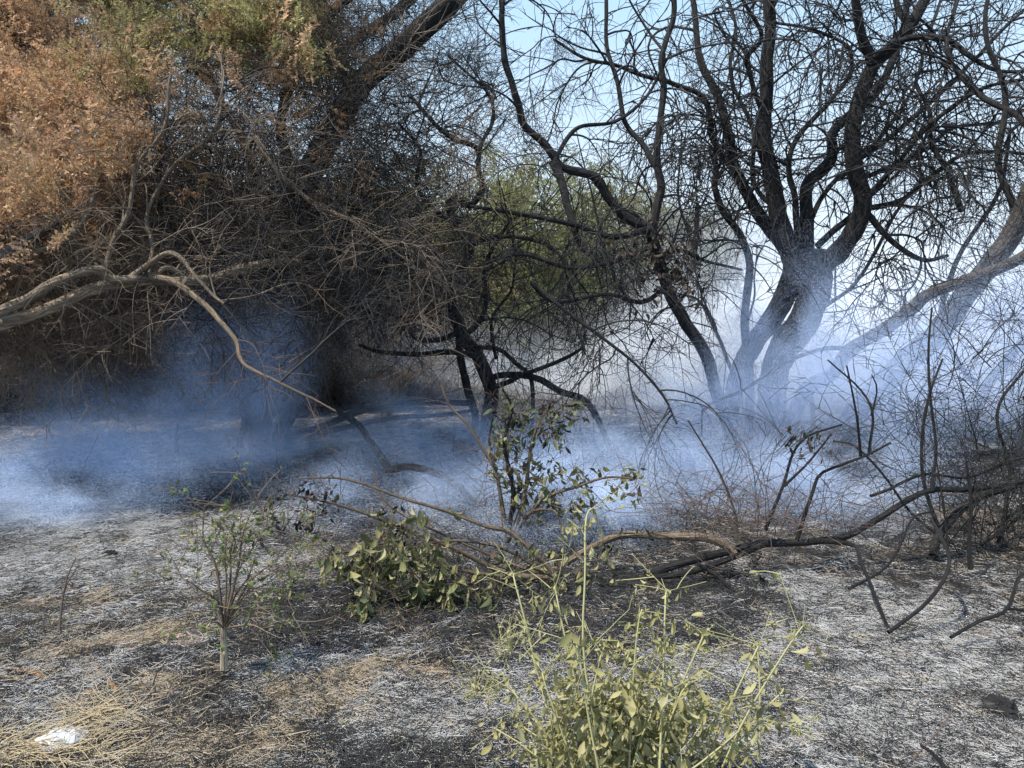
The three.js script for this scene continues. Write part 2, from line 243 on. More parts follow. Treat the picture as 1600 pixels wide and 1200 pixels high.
// ---------------------------------------------------------------- trees: traced limbs, each with its own growth of twigs
const TW = (o = {}) => ({ curl: 1.9, droop: 0.5, jit: 0.08, seg: 12, ...o });
function limb(tree, name, t, mat, tw, label) {
  const b = new MB(); b.tube(t.pts, t.rad, t.rad[0] > 0.035 ? 10 : t.rad[0] > 0.015 ? 7 : 5);
  const m = b.build(name, mat, tree); if (label) m.userData.label = label;
  if (tw) grow(m, t, tw);
  return t;
}
function grow(m, t, tw) {
  const q = new MB(); let len = 0; for (let k = 1; k < t.pts.length; k++) len += t.pts[k].distanceTo(t.pts[k - 1]);
  const n = Math.round(len * tw.per);
  for (let k = 0; k < n; k++) {
    const f = R(tw.from ?? 0.15, 1), [p, td, i] = along(t.pts, f), side = rvec(); side.sub(td.clone().multiplyScalar(side.dot(td))).normalize();
    const d = td.multiplyScalar(tw.ahead ?? 0.6).add(side); d.y += tw.up ?? 0.1; d.x += tw.east ?? 0; const r = t.rad[Math.floor(i)];
    shoot(q, p, d, R(tw.len[0], tw.len[1]), Math.min(r * 0.7, R(tw.r[0], tw.r[1])), tw.o);
  }
  q.build('twigs', tw.mat ?? M.charTwig, m, 'stuff');
}
const hair = (per, droop) => TW({ per, len: [0.3, 0.65], rad: 0.62, droop, curl: 1.4, seg: 7, ahead: 0.8 });
const wild = (per, len, r, o = {}) => ({ per, len, r, up: o.up ?? 0.15, from: o.from, mat: o.mat, ahead: o.ahead, east: o.east, o: TW({ droop: o.droop ?? 0.45, curl: o.curl ?? 2.1, jit: 0.05, seg: 18, ends: o.ends, nodes: o.nodes, nodeP: 0.3, kid: { ...TW({ per: o.k1 ?? 4.5, len: [0.25, 0.7], rad: 0.6, jit: 0.07, droop: o.d1 ?? 0.9, curl: 2.3, seg: 9, ends: o.ends, nodes: o.nodes, nodeP: 0.25 }), kid: o.k2 === 0 ? null : hair(o.k2 ?? 6, o.d2 ?? 1.4) } }) });

// leaves ---------------------------------------------------------
function leafGeo(w, fold, curl, twist, n = 4) { // base at the origin, tip along +y, creased along the midrib and curled
  const P = [], I = [], prof = [0.12, 0.8, 1, 0.72, 0.06]; let y = 0, z = 0, a = 0;
  for (let k = 0; k <= n; k++) { const h = prof[k] * w / 2, t = twist * k / n, f = fold * h; for (const s of [-1, 0, 1]) { const x = s * h, zz = s ? f : 0; P.push(x * Math.cos(t) - zz * Math.sin(t), y, z + x * Math.sin(t) + zz * Math.cos(t)); } a += curl / n; y += Math.cos(a) / n; z += Math.sin(a) / n; }
  for (let k = 0; k < n; k++) for (const s of [0, 1]) { const q = k * 3 + s; I.push(q, q + 1, q + 3, q + 1, q + 4, q + 3); }
  const g = new THREE.BufferGeometry(); g.setAttribute('position', new THREE.Float32BufferAttribute(P, 3)); g.setAttribute('uv', new THREE.Float32BufferAttribute(P.map((_, k) => k).filter((k) => k % 3 < 2).map(() => 0), 2)); g.setIndex(I); g.computeVertexNormals(); return g;
}
reseed(21);
const LEAF = [leafGeo(0.42, 0.6, 0.9, 0.5), leafGeo(0.4, 0.9, 1.7, -0.7), leafGeo(0.46, 0.7, -1.3, 1.1), leafGeo(0.3, 1.3, 2.3, 1.6), leafGeo(0.38, 0.5, 0.6, -1.3), leafGeo(0.26, 1.6, 1.2, 2.2)];
function leafMatrix(p, d, s) { const q = new THREE.Quaternion().setFromUnitVectors(V(0, 1, 0), d.clone().normalize()).multiply(new THREE.Quaternion().setFromAxisAngle(V(0, 1, 0), R(0, 6.283))); return mat4(p, q, s); }
function leaves(parent, nodes, per, size, mats, hang = 1.2, most = 300, spread = 0.02) {
  const list = [];
  for (const [p, td] of nodes) for (let k = 0; k < per; k++) { if (per < 1 && rnd() > per) continue; const d = rvec().multiplyScalar(0.7).add(td.clone().multiplyScalar(0.3)); d.y -= hang; list.push([leafMatrix(p.clone().add(rvec().multiplyScalar(spread * rnd())), d, R(size[0], size[1])), pick(LEAF), pick(mats)]); }
  list.sort((a, b) => b[0].getMaxScaleOnAxis() - a[0].getMaxScaleOnAxis());
  const base = parent.userData.base, rest = new Map();
  list.forEach(([m, g, mat], k) => {
    m.premultiply(new THREE.Matrix4().makeTranslation(-base.x, -base.y, -base.z));
    if (k < most) { const o = new THREE.Mesh(g, mat); o.name = 'leaf'; o.castShadow = o.receiveShadow = true; m.decompose(o.position, o.quaternion, o.scale); parent.add(o); tris += 16; } else { if (!rest.has(mat)) rest.set(mat, new MB()); rest.get(mat).add(g, m); }
  });
  for (const [mat, b] of rest) { const o = new THREE.Mesh(b.geo(), mat); o.name = 'leaves'; o.userData.kind = 'stuff'; o.castShadow = o.receiveShadow = true; parent.add(o); }
}
// a feathery twice-pinnate leaf, as on the scorched thorn trees
function feather(pairs, lp, len, curl) {
  const b = { p: [], i: [] }, quad = (o, d, s, l, w) => { const k = b.p.length / 3; for (const q of [o.clone(), o.clone().addScaledVector(d, l * 0.5).addScaledVector(s, w), o.clone().addScaledVector(d, l), o.clone().addScaledVector(d, l * 0.5).addScaledVector(s, -w)]) b.p.push(q.x, q.y, q.z); b.i.push(k, k + 1, k + 2, k, k + 2, k + 3); };
  const p = V(0, 0, 0), d = V(0, 1, 0);
  for (let k = 0; k < pairs; k++) {
    d.applyAxisAngle(V(1, 0, 0), curl / pairs).applyAxisAngle(V(0, 0, 1), gauss() * 0.15); quad(p, d, rvec(), len / pairs, 0.002); p.addScaledVector(d, len / pairs);
    for (const s of [-1, 1]) {
      const e = V(s, 0.5, gauss() * 0.5).normalize(), q = p.clone(), l = len * R(0.35, 0.55); quad(q, e, rvec(), l, 0.0016);
      for (let j = 0; j < lp; j++) { q.addScaledVector(e, l / lp); e.add(rvec().multiplyScalar(0.18)); e.y -= 0.05; e.normalize(); for (const u of [-1, 1]) { const f = rvec().multiplyScalar(0.7).add(V(0, 0.3, 0)).addScaledVector(e, 0.6).addScaledVector(V(0, 0, 1), u * 0.8).normalize(); quad(q, f, rvec(), R(0.013, 0.022), R(0.0035, 0.0065)); } }
    }
  }
  const g = new THREE.BufferGeometry(); g.setAttribute('position', new THREE.Float32BufferAttribute(b.p, 3)); g.setIndex(b.i); const n = g.toNonIndexed(); n.computeVertexNormals(); n.setAttribute('uv', new THREE.Float32BufferAttribute(new Float32Array(n.attributes.position.count * 2), 2)); return n;
}
const FEATHER = [feather(4, 6, 0.13, 0.8), feather(5, 5, 0.16, 1.4), feather(3, 6, 0.11, -0.6)];
M.feather = new THREE.MeshPhysicalMaterial({ name: 'feathery_leaf', color: 0xffffff, roughness: 0.85, transmission: 0.4, thickness: 0, side: THREE.DoubleSide, specularIntensity: 0.5 });
function feathers(parent, name, nodes, col, scale = [0.8, 1.5], per = 1) {
  const base = parent.userData.base, L = FEATHER.map(() => [[], []]);
  for (const [p, td] of nodes) for (let k = 0; k < per; k++) { const d = td.clone().multiplyScalar(0.6).add(rvec().multiplyScalar(0.8)); d.y -= 0.15; const c = col(p); if (!c) continue; const q = Math.floor(rnd() * 3); L[q][0].push(leafMatrix(p.clone().sub(base), d, R(scale[0], scale[1]))); L[q][1].push(c); }
  L.forEach(([m, c], k) => { if (m.length) stuff(name, null, null, parent)(FEATHER[k], M.feather, m, c); });
}
const shade = (r, g, b, v = 0.35) => { const q = 1 + R(-v, v); return new THREE.Color(r * q, g * q * R(0.94, 1.06), b * q); };
const project = (p) => { const x = p.x, y = p.y - EYE, z = p.z, depth = -(z * cp + y * sp); return [W / 2 + x / depth * F, H / 2 - (y * cp - z * sp) / depth * F, depth]; };

// ready-grown sprays of bare twigs: some fan out, some hang
reseed(27);
const sprayGeo = (droop, len) => { const b = new MB(); shoot(b, V(0, 0, 0), V(0, 1, 0), len, 0.006, { ...TW({ seg: 12, droop: 0, curl: 1.2 }), kid: TW({ per: 13, len: [0.3, 0.65], rad: 0.62, seg: 8, curl: 1.7, droop, ahead: 0.9, kid: TW({ per: 9, len: [0.3, 0.6], rad: 0.7, seg: 5, curl: 1.6, droop, ahead: 0.9 }) }) }); return b; };
const SPRAY = [0, 0, 0, 0].map((_, k) => { const hold = shootFloor; shootFloor = -9; const g = sprayGeo(0, 0.75 + 0.1 * k).geo(); shootFloor = hold; return g; });
function sprays(parent, list, mat) { const base = parent.userData.base, L = SPRAY.map(() => []); for (const [p, d, s] of list) L[Math.floor(rnd() * SPRAY.length)].push(leafMatrix(p.clone().sub(base), d, s)); L.forEach((m, k) => { if (m.length) stuff('twig_spray', null, null, parent)(SPRAY[k], mat, m); }); }

{ // ---- the big multi-stemmed burnt tree on the right
  reseed(31); const base = onGround(1195, 700), T = thing('burnt_tree', 'large charred bare tree with two fused trunks and many upright black limbs', 'tree', base), D = -base.z + 0.15;
  const w1 = wild(3.6, [0.7, 2.1], [0.009, 0.021], { droop: 0.35, k1: 4, k2: 4.5 }), w2 = wild(3.8, [0.6, 1.9], [0.008, 0.017], { k2: 4.5, droop: 0.5, d1: 1.0, d2: 1.8 });
  const L = (n, pts, d0, d1, a, b, tw, mid) => limb(T, n, traced(pts, D + d0, D + d1, a, b, 0.02, mid), M.char, tw);
  L('trunk', [[1190, 708], [1202, 669], [1210, 594], [1225, 545], [1259, 495], [1272, 444], [1262, 400]], 0, 0, 40, 52, null);
  L('trunk', [[1140, 660], [1150, 594], [1180, 537], [1222, 474], [1240, 430], [1246, 398]], 0.5, 0, 26, 38, null);
  L('limb', [[1248, 425], [1232, 385], [1217, 337], [1206, 281], [1191, 206], [1197, 150], [1197, 94], [1202, 37], [1198, -30], [1205, -120]], 0, -0.3, 34, 14, w1);
  L('limb', [[1245, 415], [1217, 375], [1180, 326], [1157, 281], [1142, 232], [1127, 161], [1097, 101], [1088, 49], [1078, -30]], 0.1, 0.7, 24, 8, w1);
  L('limb', [[1152, 275], [1112, 210], [1109, 184], [1097, 154], [1045, 127], [1000, 116], [950, 99], [905, 86], [864, 62]], 0.4, 0.2, 12, 4, w2);
  L('limb', [[1262, 415], [1259, 337], [1262, 285], [1300, 247], [1300, 210], [1326, 180], [1367, 150], [1394, 94], [1412, 49], [1420, -40]], 0.1, 0.9, 24, 9, w1);
  L('limb', [[1272, 425], [1300, 405], [1326, 375], [1349, 319], [1337, 262], [1334, 195], [1352, 131], [1364, 101], [1405, 64], [1427, 34], [1455, -20], [1490, -110]], 0, -0.5, 34, 15, w1);
  L('limb', [[1363, 100], [1349, 56], [1333, -20], [1330, -110]], -0.35, -0.6, 18, 10, w1);
  L('limb', [[1424, 42], [1405, 11], [1394, -40]], -0.4, -0.2, 13, 7, w1);
  L('limb', [[1172, 690], [1172, 575], [1165, 500], [1172, 406], [1157, 369], [1130, 330], [1115, 290], [1119, 262], [1112, 240]], 0.3, 0.1, 15, 8, w2);
  L('limb', [[1352, 330], [1394, 375], [1446, 407], [1480, 400]], -0.1, -0.5, 11, 5, w2);
  L('limb', [[1345, 320], [1400, 258], [1450, 199], [1525, 142], [1620, 120]], -0.1, -1.1, 10, 5, w2);
  L('limb', [[1338, 250], [1397, 210], [1450, 165], [1510, 105], [1562, 49], [1620, 0]], 0, 0.8, 9, 5, w2);
  L('limb', [[1277, 385], [1337, 332], [1412, 311], [1469, 262], [1506, 240], [1610, 240]], 0.2, 0.4, 11, 5, w2);
  L('limb', [[1248, 390], [1244, 319], [1232, 274], [1240, 225], [1292, 161], [1330, 112], [1322, 71], [1270, 49], [1210, 37]], 0, 0.3, 11, 4, w2, -0.4);
  L('limb', [[1365, 90], [1412, 62], [1469, 60], [1514, 86], [1555, 109], [1615, 112]], -0.4, -1.2, 12, 5, w2);
  L('limb', [[1430, 130], [1452, 170], [1455, 220], [1480, 270], [1500, 330]], -0.3, -0.8, 6, 9, w2);
  L('limb', [[1215, 330], [1180, 290], [1175, 200], [1140, 110], [1150, 40], [1120, -40]], 0.2, 1.1, 9, 4, w2);
  L('limb', [[1340, 280], [1420, 250], [1490, 200], [1560, 190], [1620, 150]], 0.4, 1.4, 8, 4, w2);
  L('limb', [[1255, 370], [1290, 300], [1350, 240], [1420, 150], [1450, 60], [1480, -30]], 0.5, 1.5, 9, 4, w2);
  L('limb', [[1200, 200], [1170, 110], [1165, 90], [1190, 60], [1165, 10], [1140, -40]], -0.2, -0.7, 9, 5, w2);
  L('limb', [[1225, 545], [1290, 480], [1340, 440], [1400, 330], [1440, 280]], -0.1, -0.6, 8, 4, w2);
  L('limb', [[1150, 594], [1120, 520], [1090, 470], [1060, 460]], 0.5, 0.9, 7, 3, w2);
  { const hs = []; for (let k = 0; k < 26; k++) hs.push([at(R(1120, 1620), R(0, 330), D + gauss() * 0.9), V(gauss() * 0.8, R(-1, 0.5), gauss() * 0.7), R(0.7, 1.5)]); sprays(T, hs, M.charTwig); }
}
{ // ---- two leaning trunks on the right
  reseed(37); let base = onGround(1298, 706), D = -base.z + 0.1; const w = wild(2.6, [0.4, 1.3], [0.004, 0.009], { droop: 0.5 });
  let T = thing('leaning_tree', 'thick pale grey trunk leaning to the upper right through the smoke', 'tree', base);
  limb(T, 'trunk', traced([[1296, 712], [1337, 650], [1394, 586], [1457, 526], [1499, 474], [1536, 425], [1585, 357], [1625, 270], [1660, 150], [1690, 0]], D, D - 1.9, 38, 30, 0.015), M.grey, { ...w, from: 0.5 });
  limb(T, 'limb', traced([[1590, 350], [1560, 250], [1570, 150], [1540, 50], [1560, -60]], D - 1.2, D - 0.9, 12, 6), M.char, wild(5.5, [0.6, 1.7], [0.007, 0.014], {}));
  limb(T, 'limb', traced([[1640, 240], [1590, 180], [1530, 150], [1480, 80], [1500, -20]], D - 1.4, D - 0.4, 12, 5), M.char, wild(5.5, [0.6, 1.7], [0.007, 0.014], {}));
  limb(T, 'limb', traced([[1392, 588], [1397, 650], [1424, 695], [1469, 710], [1540, 708], [1620, 704]], D - 0.8, D - 1.4, 9, 8), M.char, wild(2, [0.3, 0.8], [0.004, 0.006], {}));
  base = onGround(1224, 694); D = -base.z + 0.1; T = thing('leaning_tree', 'slimmer brown limb arching low to the right from behind the fused trunks', 'tree', base);
  limb(T, 'trunk', traced([[1220, 698], [1240, 650], [1262, 605], [1300, 585], [1330, 545], [1380, 515], [1420, 485], [1450, 460], [1500, 440], [1560, 420], [1620, 385], [1700, 300]], D, D - 2.3, 24, 17, 0.015), M.grey, { ...w, from: 0.3 });
  limb(T, 'limb', traced([[1330, 548], [1290, 545], [1240, 560], [1160, 610], [1100, 640], [1096, 680]], D - 0.5, D - 1.4, 9, 3), M.char, wild(2.5, [0.3, 0.8], [0.003, 0.006], {}));
  limb(T, 'limb', traced([[1262, 606], [1270, 640], [1268, 690]], D - 0.2, D - 0.3, 10, 8), M.char, null);
  base = onGround(1545, 690); D = -base.z; T = thing('leaning_tree', 'blue grey slanting stem at the frame edge behind the twiggy thicket', 'tree', base);
  limb(T, 'trunk', traced([[1500, 700], [1540, 610], [1575, 560], [1640, 500], [1700, 420]], D + 1.5, D + 1, 16, 12), M.char, { ...w, per: 5 });
  limb(T, 'limb', traced([[1540, 612], [1500, 570], [1470, 500], [1500, 400], [1560, 300], [1580, 200]], D + 1.4, D + 1, 11, 5), M.char, wild(5, [0.5, 1.4], [0.004, 0.008], {}));
}
{ // ---- slender tree right of the middle, with crisped leaves
  reseed(41); const base = onGround(1143, 690), D = -base.z, T = thing('burnt_tree', 'slender charred tree with crooked limbs and a clump of crisp brown leaves', 'tree', base);
  const nodes = [], w = wild(3.2, [0.5, 1.5], [0.007, 0.015], { k2: 4.5, droop: 0.8, d1: 1.8, d2: 2.4 }), hangs = wild(6, [0.6, 1.5], [0.005, 0.009], { droop: 1.6, d1: 2.2, d2: 2.6, nodes, k2: 5 });
  const L = (n, pts, d0, d1, a, b, tw, mid) => limb(T, n, traced(pts, D + d0, D + d1, a, b, 0.02, mid), M.char, tw);
  L('trunk', [[1146, 696], [1125, 624], [1102, 556], [1069, 500], [1042, 451], [1024, 387], [1016, 357]], 0, -1.6, 20, 18, { ...w, from: 0.5 });
  L('limb', [[1018, 372], [1025, 322], [1032, 292], [1025, 255], [1029, 202], [1036, 131], [1032, 94], [1055, 30], [1053, -40], [1070, -120]], -1.6, -1.7, 15, 7, w);
  L('limb', [[1024, 260], [1006, 225], [976, 187], [965, 131], [950, 75], [946, -40]], -1.6, -1.3, 10, 6, w);
  L('limb', [[1018, 360], [980, 341], [950, 307], [931, 277], [875, 262], [864, 247], [849, 225], [819, 195], [811, 165], [800, 131], [785, 94], [785, 37], [789, -40]], -1.6, -2.0, 16, 9, w);
  L('limb', [[864, 252], [882, 292], [890, 330], [905, 380], [935, 410]], -1.8, -2.0, 15, 9, hangs);
  L('limb', [[866, 250], [900, 200], [960, 190], [1010, 150], [1050, 80]], -1.8, -1.3, 8, 4, w);
  L('limb', [[1016, 358], [960, 370], [890, 352], [800, 335], [735, 325]], -1.7, -2.3, 11, 6, hangs);
  L('limb', [[1022, 380], [980, 400], [900, 420], [820, 400], [760, 410]], -1.7, -2.5, 9, 5, hangs);
  L('limb', [[1030, 400], [1060, 390], [1100, 405], [1160, 420]], -1.5, -1.2, 7, 4, w);
  L('limb', [[830, 440], [900, 500], [980, 560], [1040, 620], [1060, 660]], -2.4, -2.7, 7, 3, hangs);
  L('limb', [[1040, 450], [1000, 470], [950, 460], [860, 470], [830, 440]], -1.6, -2.4, 8, 6, hangs);
  { const hs = []; for (let k = 0; k < 22; k++) { const x = R(700, 1000); hs.push([at(x, 330 + (x - 720) * 0.15 + gauss() * 90, D - 2 + gauss() * 0.4), V(gauss() * 0.35 + 0.15, -1, gauss() * 0.35), R(0.7, 1.3)]); } for (let k = 0; k < 10; k++) hs.push([at(R(780, 960), R(-20, 230), D - 1.7 + gauss() * 0.4), V(gauss() * 0.5, -1, gauss() * 0.4), R(0.5, 1)]); sprays(T, hs, M.charTwig); }
  const cl = []; for (let k = 0; k < 330; k++) { const f = rnd(); const p = f < 0.55 ? at(1045 + gauss() * 60, 420 + gauss() * 55, D - 1.6 + gauss() * 0.3) : at(1000 + gauss() * 120, 400 + gauss() * 70, D - 1.9 + gauss() * 0.4); cl.push([p, V(0, -0.3, 0)]); }
  { const q = new MB(); for (const [p] of cl) if (rnd() < 0.6) shoot(q, p, rvec(), R(0.1, 0.3), 0.0025, TW({ seg: 5, curl: 2 })); q.build('twigs', M.charTwig, T, 'stuff'); }
  leaves(T, cl, 2, [0.045, 0.095], [M.crisp, M.crisp, M.black, M.crisp], 0.6, 160, 0.05);
  leaves(T, nodes.filter(() => rnd() < 0.25), 1, [0.02, 0.045], [M.crisp, M.black], 0.8, 0, 0.02);
  for (const [label, pts, d0, d1, a, b] of [['forked far pair of bare stems standing in the white smoke', [[1025, 609], [1012, 545], [997, 500], [975, 462], [949, 406], [930, 330], [900, 200]], 15.5, 14, 14, 1.5], ['far dark bare stem rising just beside the slender crisp leaved tree', [[1129, 580], [1121, 519], [1099, 451], [1084, 395], [1060, 300], [1075, 180]], 17, 15, 14, 1.5]]) {
    const b0 = onGround(pts[0][0], pts[0][1]); b0.copy(at(pts[0][0], pts[0][1] + 2, d0)); b0.y = hgt(b0.x, b0.z); const S = thing('burnt_tree', label, 'tree', b0); const t = traced(pts, d0, d1, a, b, 0.03); t.pts.unshift(b0.clone().add(V(0, -0.05, 0))); t.rad.unshift(t.rad[0] * 1.2);
    limb(S, 'trunk', t, M.char, { ...w, from: 0.4, per: 3 });
    if (d0 < 16) limb(S, 'trunk', traced([[1027, 609], [1042, 545], [1057, 500], [1061, 474], [1085, 400], [1090, 320]], 15.5, 14.6, 14, 7), M.char, { ...w, from: 0.4, per: 3 });
  }
}
{ // ---- gnarled tree in the middle
  reseed(43); const base = onGround(764, 694), D = -base.z, T = thing('gnarled_tree', 'gnarled black tree in the middle with looping limbs and low side branches', 'tree', base);
  const w = wild(6, [0.4, 1.3], [0.006, 0.013], { droop: 0.7, d1: 1.2 }), low = wild(2.2, [0.2, 0.7], [0.003, 0.005], { droop: 0.8, k2: 3 });
  const L = (n, pts, d0, d1, a, b, tw, mid) => limb(T, n, traced(pts, D + d0, D + d1, a, b, 0.02, mid), M.char, tw);
  L('trunk', [[764, 700], [761, 657], [768, 612], [746, 552], [727, 530], [718, 511], [710, 492], [700, 455], [709, 429], [731, 399], [731, 380], [715, 350]], 0, -1.2, 24, 15, { ...low, from: 0.5 });
  L('trunk', [[738, 692], [742, 650], [731, 612], [720, 560], [718, 526]], -0.1, -0.8, 13, 12, null);
  L('limb', [[716, 352], [700, 322], [712, 312], [732, 322], [755, 296], [747, 262], [747, 232], [710, 217], [685, 200], [640, 150]], -1.2, -1.4, 13, 6, w);
  L('limb', [[747, 242], [755, 221], [770, 187], [760, 140], [700, 90]], -1.3, -1.1, 8, 4, w);
  L('limb', [[742, 556], [712, 552], [645, 552], [585, 548], [560, 540]], -0.6, -1.2, 11, 5, low);
  L('limb', [[720, 515], [712, 521], [682, 532], [649, 530], [634, 504], [600, 490], [560, 500]], -0.8, -1.3, 10, 5, low);
  L('limb', [[722, 528], [750, 500], [761, 474], [757, 425], [770, 390], [800, 340]], -0.8, -1.0, 10, 5, w);
  L('limb', [[738, 543], [780, 545], [806, 567], [829, 590], [832, 640], [825, 690]], -0.5, 0.2, 8, 6, null);
  L('limb', [[760, 605], [769, 590], [802, 586], [844, 594], [877, 612], [911, 624], [934, 657], [955, 705]], -0.4, -1.0, 11, 10, low);
  L('limb', [[766, 612], [780, 601], [825, 582], [885, 560], [910, 545]], -0.5, -1.5, 10, 5, low);
  L('limb', [[700, 460], [660, 440], [620, 445], [560, 480]], -1.1, -1.6, 9, 4, w);
  L('limb', [[712, 350], [680, 330], [650, 290], [655, 230], [620, 190]], -1.2, -1.8, 8, 4, w);
  L('limb', [[730, 385], [780, 370], [850, 380], [900, 430]], -1.1, -1.7, 9, 5, w);
  L('limb', [[775, 560], [770, 500], [800, 450], [810, 380]], -0.6, -1.5, 6, 3, w);
}
{ // ---- burnt limbs lying low, left of the middle
  reseed(47); let b0 = onGround(440, 700), T = thing('fallen_limb', 'thin black limb reaching low over the ground from the left trunk', 'branch', b0), D = -b0.z; const low = wild(1.5, [0.15, 0.5], [0.003, 0.004], { k2: 2 });
  limb(T, 'limb', traced([[412, 705], [440, 690], [500, 668], [540, 650], [600, 634], [680, 627], [735, 630]], D, D - 0.3, 12, 9), M.char, low);
  limb(T, 'limb', traced([[470, 682], [540, 668], [620, 652], [690, 648], [745, 640]], D, D + 0.4, 10, 6), M.char, low);
  b0 = onGround(742, 785); T = thing('fallen_limb', 'kinked charred limb lying on the ash below the gnarled tree', 'branch', b0); D = -b0.z;
  limb(T, 'limb', traced([[530, 645], [560, 665], [590, 705], [612, 738]], D + 1.4, D + 0.5, 9, 13), M.char, low);
  limb(T, 'limb', traced([[606, 736], [640, 730], [680, 737], [710, 757], [742, 786]], D + 0.5, D + 0.02, 13, 11), M.char, low);
}
console.log('trees', Math.round(tris));
{ // ---- the scorched tree on the left: traced limbs, then boughs grown out to fill its crown
  reseed(53); const base = onGround(395, 712), D = -base.z, T = thing('scorched_tree', 'broad thorn tree with browned feathery foliage over a dense tangle of bare twigs', 'tree', base);
  const skel = [], ends = [], L = (n, pts, d0, d1, a, b, mat, tw, mid) => { const t = limb(T, n, traced(pts, D + d0, D + d1, a, b, 0.025, mid), mat, tw); skel.push(...t.pts); return t; };
  const lit = wild(4.5, [0.3, 0.9], [0.003, 0.007], { mat: M.scorchTwig, droop: 0.5, d1: 0.7 }), few = wild(2.5, [0.3, 0.9], [0.003, 0.006], { mat: M.scorchTwig, droop: 0.8 });
  L('trunk', [[392, 722], [402, 650], [398, 560], [405, 480], [432, 400], [470, 300], [520, 200], [575, 120], [657, 49], [712, -5], [780, -90]], 0, -0.4, 52, 34, M.char, { ...lit, from: 0.45, per: 6 });
  L('trunk', [[420, 716], [445, 660], [470, 600], [480, 530], [500, 470], [530, 380], [580, 300]], 0.2, 0.8, 26, 16, M.char, { ...lit, from: 0.45 });
  L('limb', [[560, 140], [522, 100], [560, 60], [600, 30], [650, -10], [700, -60]], -0.3, 0.3, 20, 14, M.char, lit);
  L('limb', [[470, 300], [440, 200], [460, 110], [500, 40], [522, 18], [575, -30]], -0.2, -0.8, 18, 9, M.char, lit);
  L('limb', [[665, 337], [624, 356], [585, 389], [525, 415], [442, 411], [394, 417], [345, 434], [292, 437], [225, 437], [150, 449], [82, 479], [0, 507], [-80, 540]], -1.2, -2.6, 9, 22, M.scorch, few);
  L('limb', [[292, 438], [260, 418], [235, 432], [210, 434], [169, 434], [154, 421], [94, 437], [37, 471], [0, 490], [-70, 525]], -2.0, -2.7, 9, 18, M.scorch, few);
  L('limb', [[205, 434], [235, 415], [262, 398], [285, 405], [300, 425], [330, 462], [352, 478]], -2.2, -2.5, 11, 4, M.scorch, few);
  L('limb', [[236, 432], [277, 445], [319, 475], [337, 494], [367, 527], [375, 561], [397, 580], [442, 602], [525, 644]], -2.2, -3.0, 12, 3, M.scorch, wild(6, [0.2, 0.7], [0.002, 0.004], { mat: M.redTwig, droop: 0.7, up: 0, east: 0.5, from: 0.5 }));
  L('limb', [[-40, 430], [0, 402], [45, 374], [90, 350]], -2.6, -2.2, 30, 12, M.grey, few);
  L('limb', [[-40, 460], [0, 438], [50, 402], [100, 380], [140, 330], [150, 250]], -2.5, -2.0, 12, 7, M.scorch, lit);
  L('limb', [[163, 424], [180, 374], [202, 336], [215, 260], [260, 200], [270, 120]], -2.3, -2.0, 9, 5, M.scorch, lit);
  L('limb', [[232, 430], [240, 380], [232, 340], [260, 270], [330, 210], [350, 130]], -2.2, -1.6, 8, 5, M.scorch, lit);
  L('limb', [[400, 215], [424, 250], [450, 284], [495, 321], [555, 347], [600, 377], [650, 395]], -1.8, -2.0, 11, 5, M.scorch, lit);
  L('limb', [[420, 420], [380, 330], [330, 280], [260, 240], [180, 120], [100, 60], [40, -40]], -0.6, -0.2, 18, 8, M.scorch, lit);
  L('limb', [[440, 380], [400, 280], [360, 180], [310, 90], [290, 20], [240, -60]], -0.3, -0.6, 18, 8, M.scorch, lit);
  L('limb', [[415, 450], [320, 380], [220, 330], [120, 290], [20, 270], [-100, 200]], -0.5, -1.4, 18, 8, M.scorch, lit);
  L('limb', [[405, 520], [330, 480], [240, 470], [160, 500], [60, 540], [-60, 560]], -0.2, -1.0, 14, 7, M.scorch, lit);
  L('limb', [[500, 470], [560, 420], [640, 400], [700, 420], [760, 470]], 0.6, -0.6, 12, 5, M.char, lit);
  const boughs = new MB(), dark = new MB(), inShape = (x, y) => y < 470 + (x < 330 ? 110 * (1 - x / 360) : 0) + (x > 480 ? 40 : 0) && x < 560 + (y > 230 ? Math.min(170, (y - 230) * 0.9) : 0) - (y < 60 ? 40 : 0);
  let made = 0; const nodes = [];
  while (made < 780) {
    const x = R(-260, 740), y = R(-70, 580); if (!inShape(x, y)) continue; const front = x < 330 ? (y > 380 ? -2.3 : -2.9) + Math.max(0, 1 - y / 430) * 2.4 : -2.6 + Math.max(0, 1 - y / 430) * 1.4, d = D + front + R(0, 1) * (1.6 - front * 0.3) * R(0.4, 1), p = at(x, y, d); let best = null, bd = 9;
    for (let k = 0; k < 70; k++) { const q = pick(skel), e = q.distanceTo(p); if (e < bd && e > 0.25) { bd = e; best = q; } }
    if (!best || bd > 2.2) continue; made++;
    const m1 = best.clone().lerp(p, 0.4).add(rvec().multiplyScalar(bd * 0.18)); m1.y += bd * 0.12; const pts = path([best, m1, p], 0.09, 0.03), b = rnd() < smooth(120, 420, x + gauss() * 80) * 0.75 ? dark : boughs;
    const r = 0.006 + bd * 0.0035; b.tube(pts, taper(pts.length, r, r * 0.35), 4, 0.35, false);
    const n = Math.round(bd * 5 + 3); for (let k = 0; k < n; k++) { const [q, td] = along(pts, R(0.3, 1)), dd = td.multiplyScalar(0.9).add(rvec().multiplyScalar(0.9)); dd.x += 0.25; shoot(b, q, dd, R(0.2, 0.65), R(0.002, 0.0042), TW({ seg: 8, curl: 1.7, droop: 0.4, ends, nodes, nodeP: 0.35, kid: TW({ per: 9, len: [0.3, 0.6], rad: 0.6, seg: 5, ends, nodes, nodeP: 0.25 }) })); }
  }
  boughs.build('boughs', M.scorchTwig, T, 'stuff'); dark.build('boughs', M.charTwig, T, 'stuff');
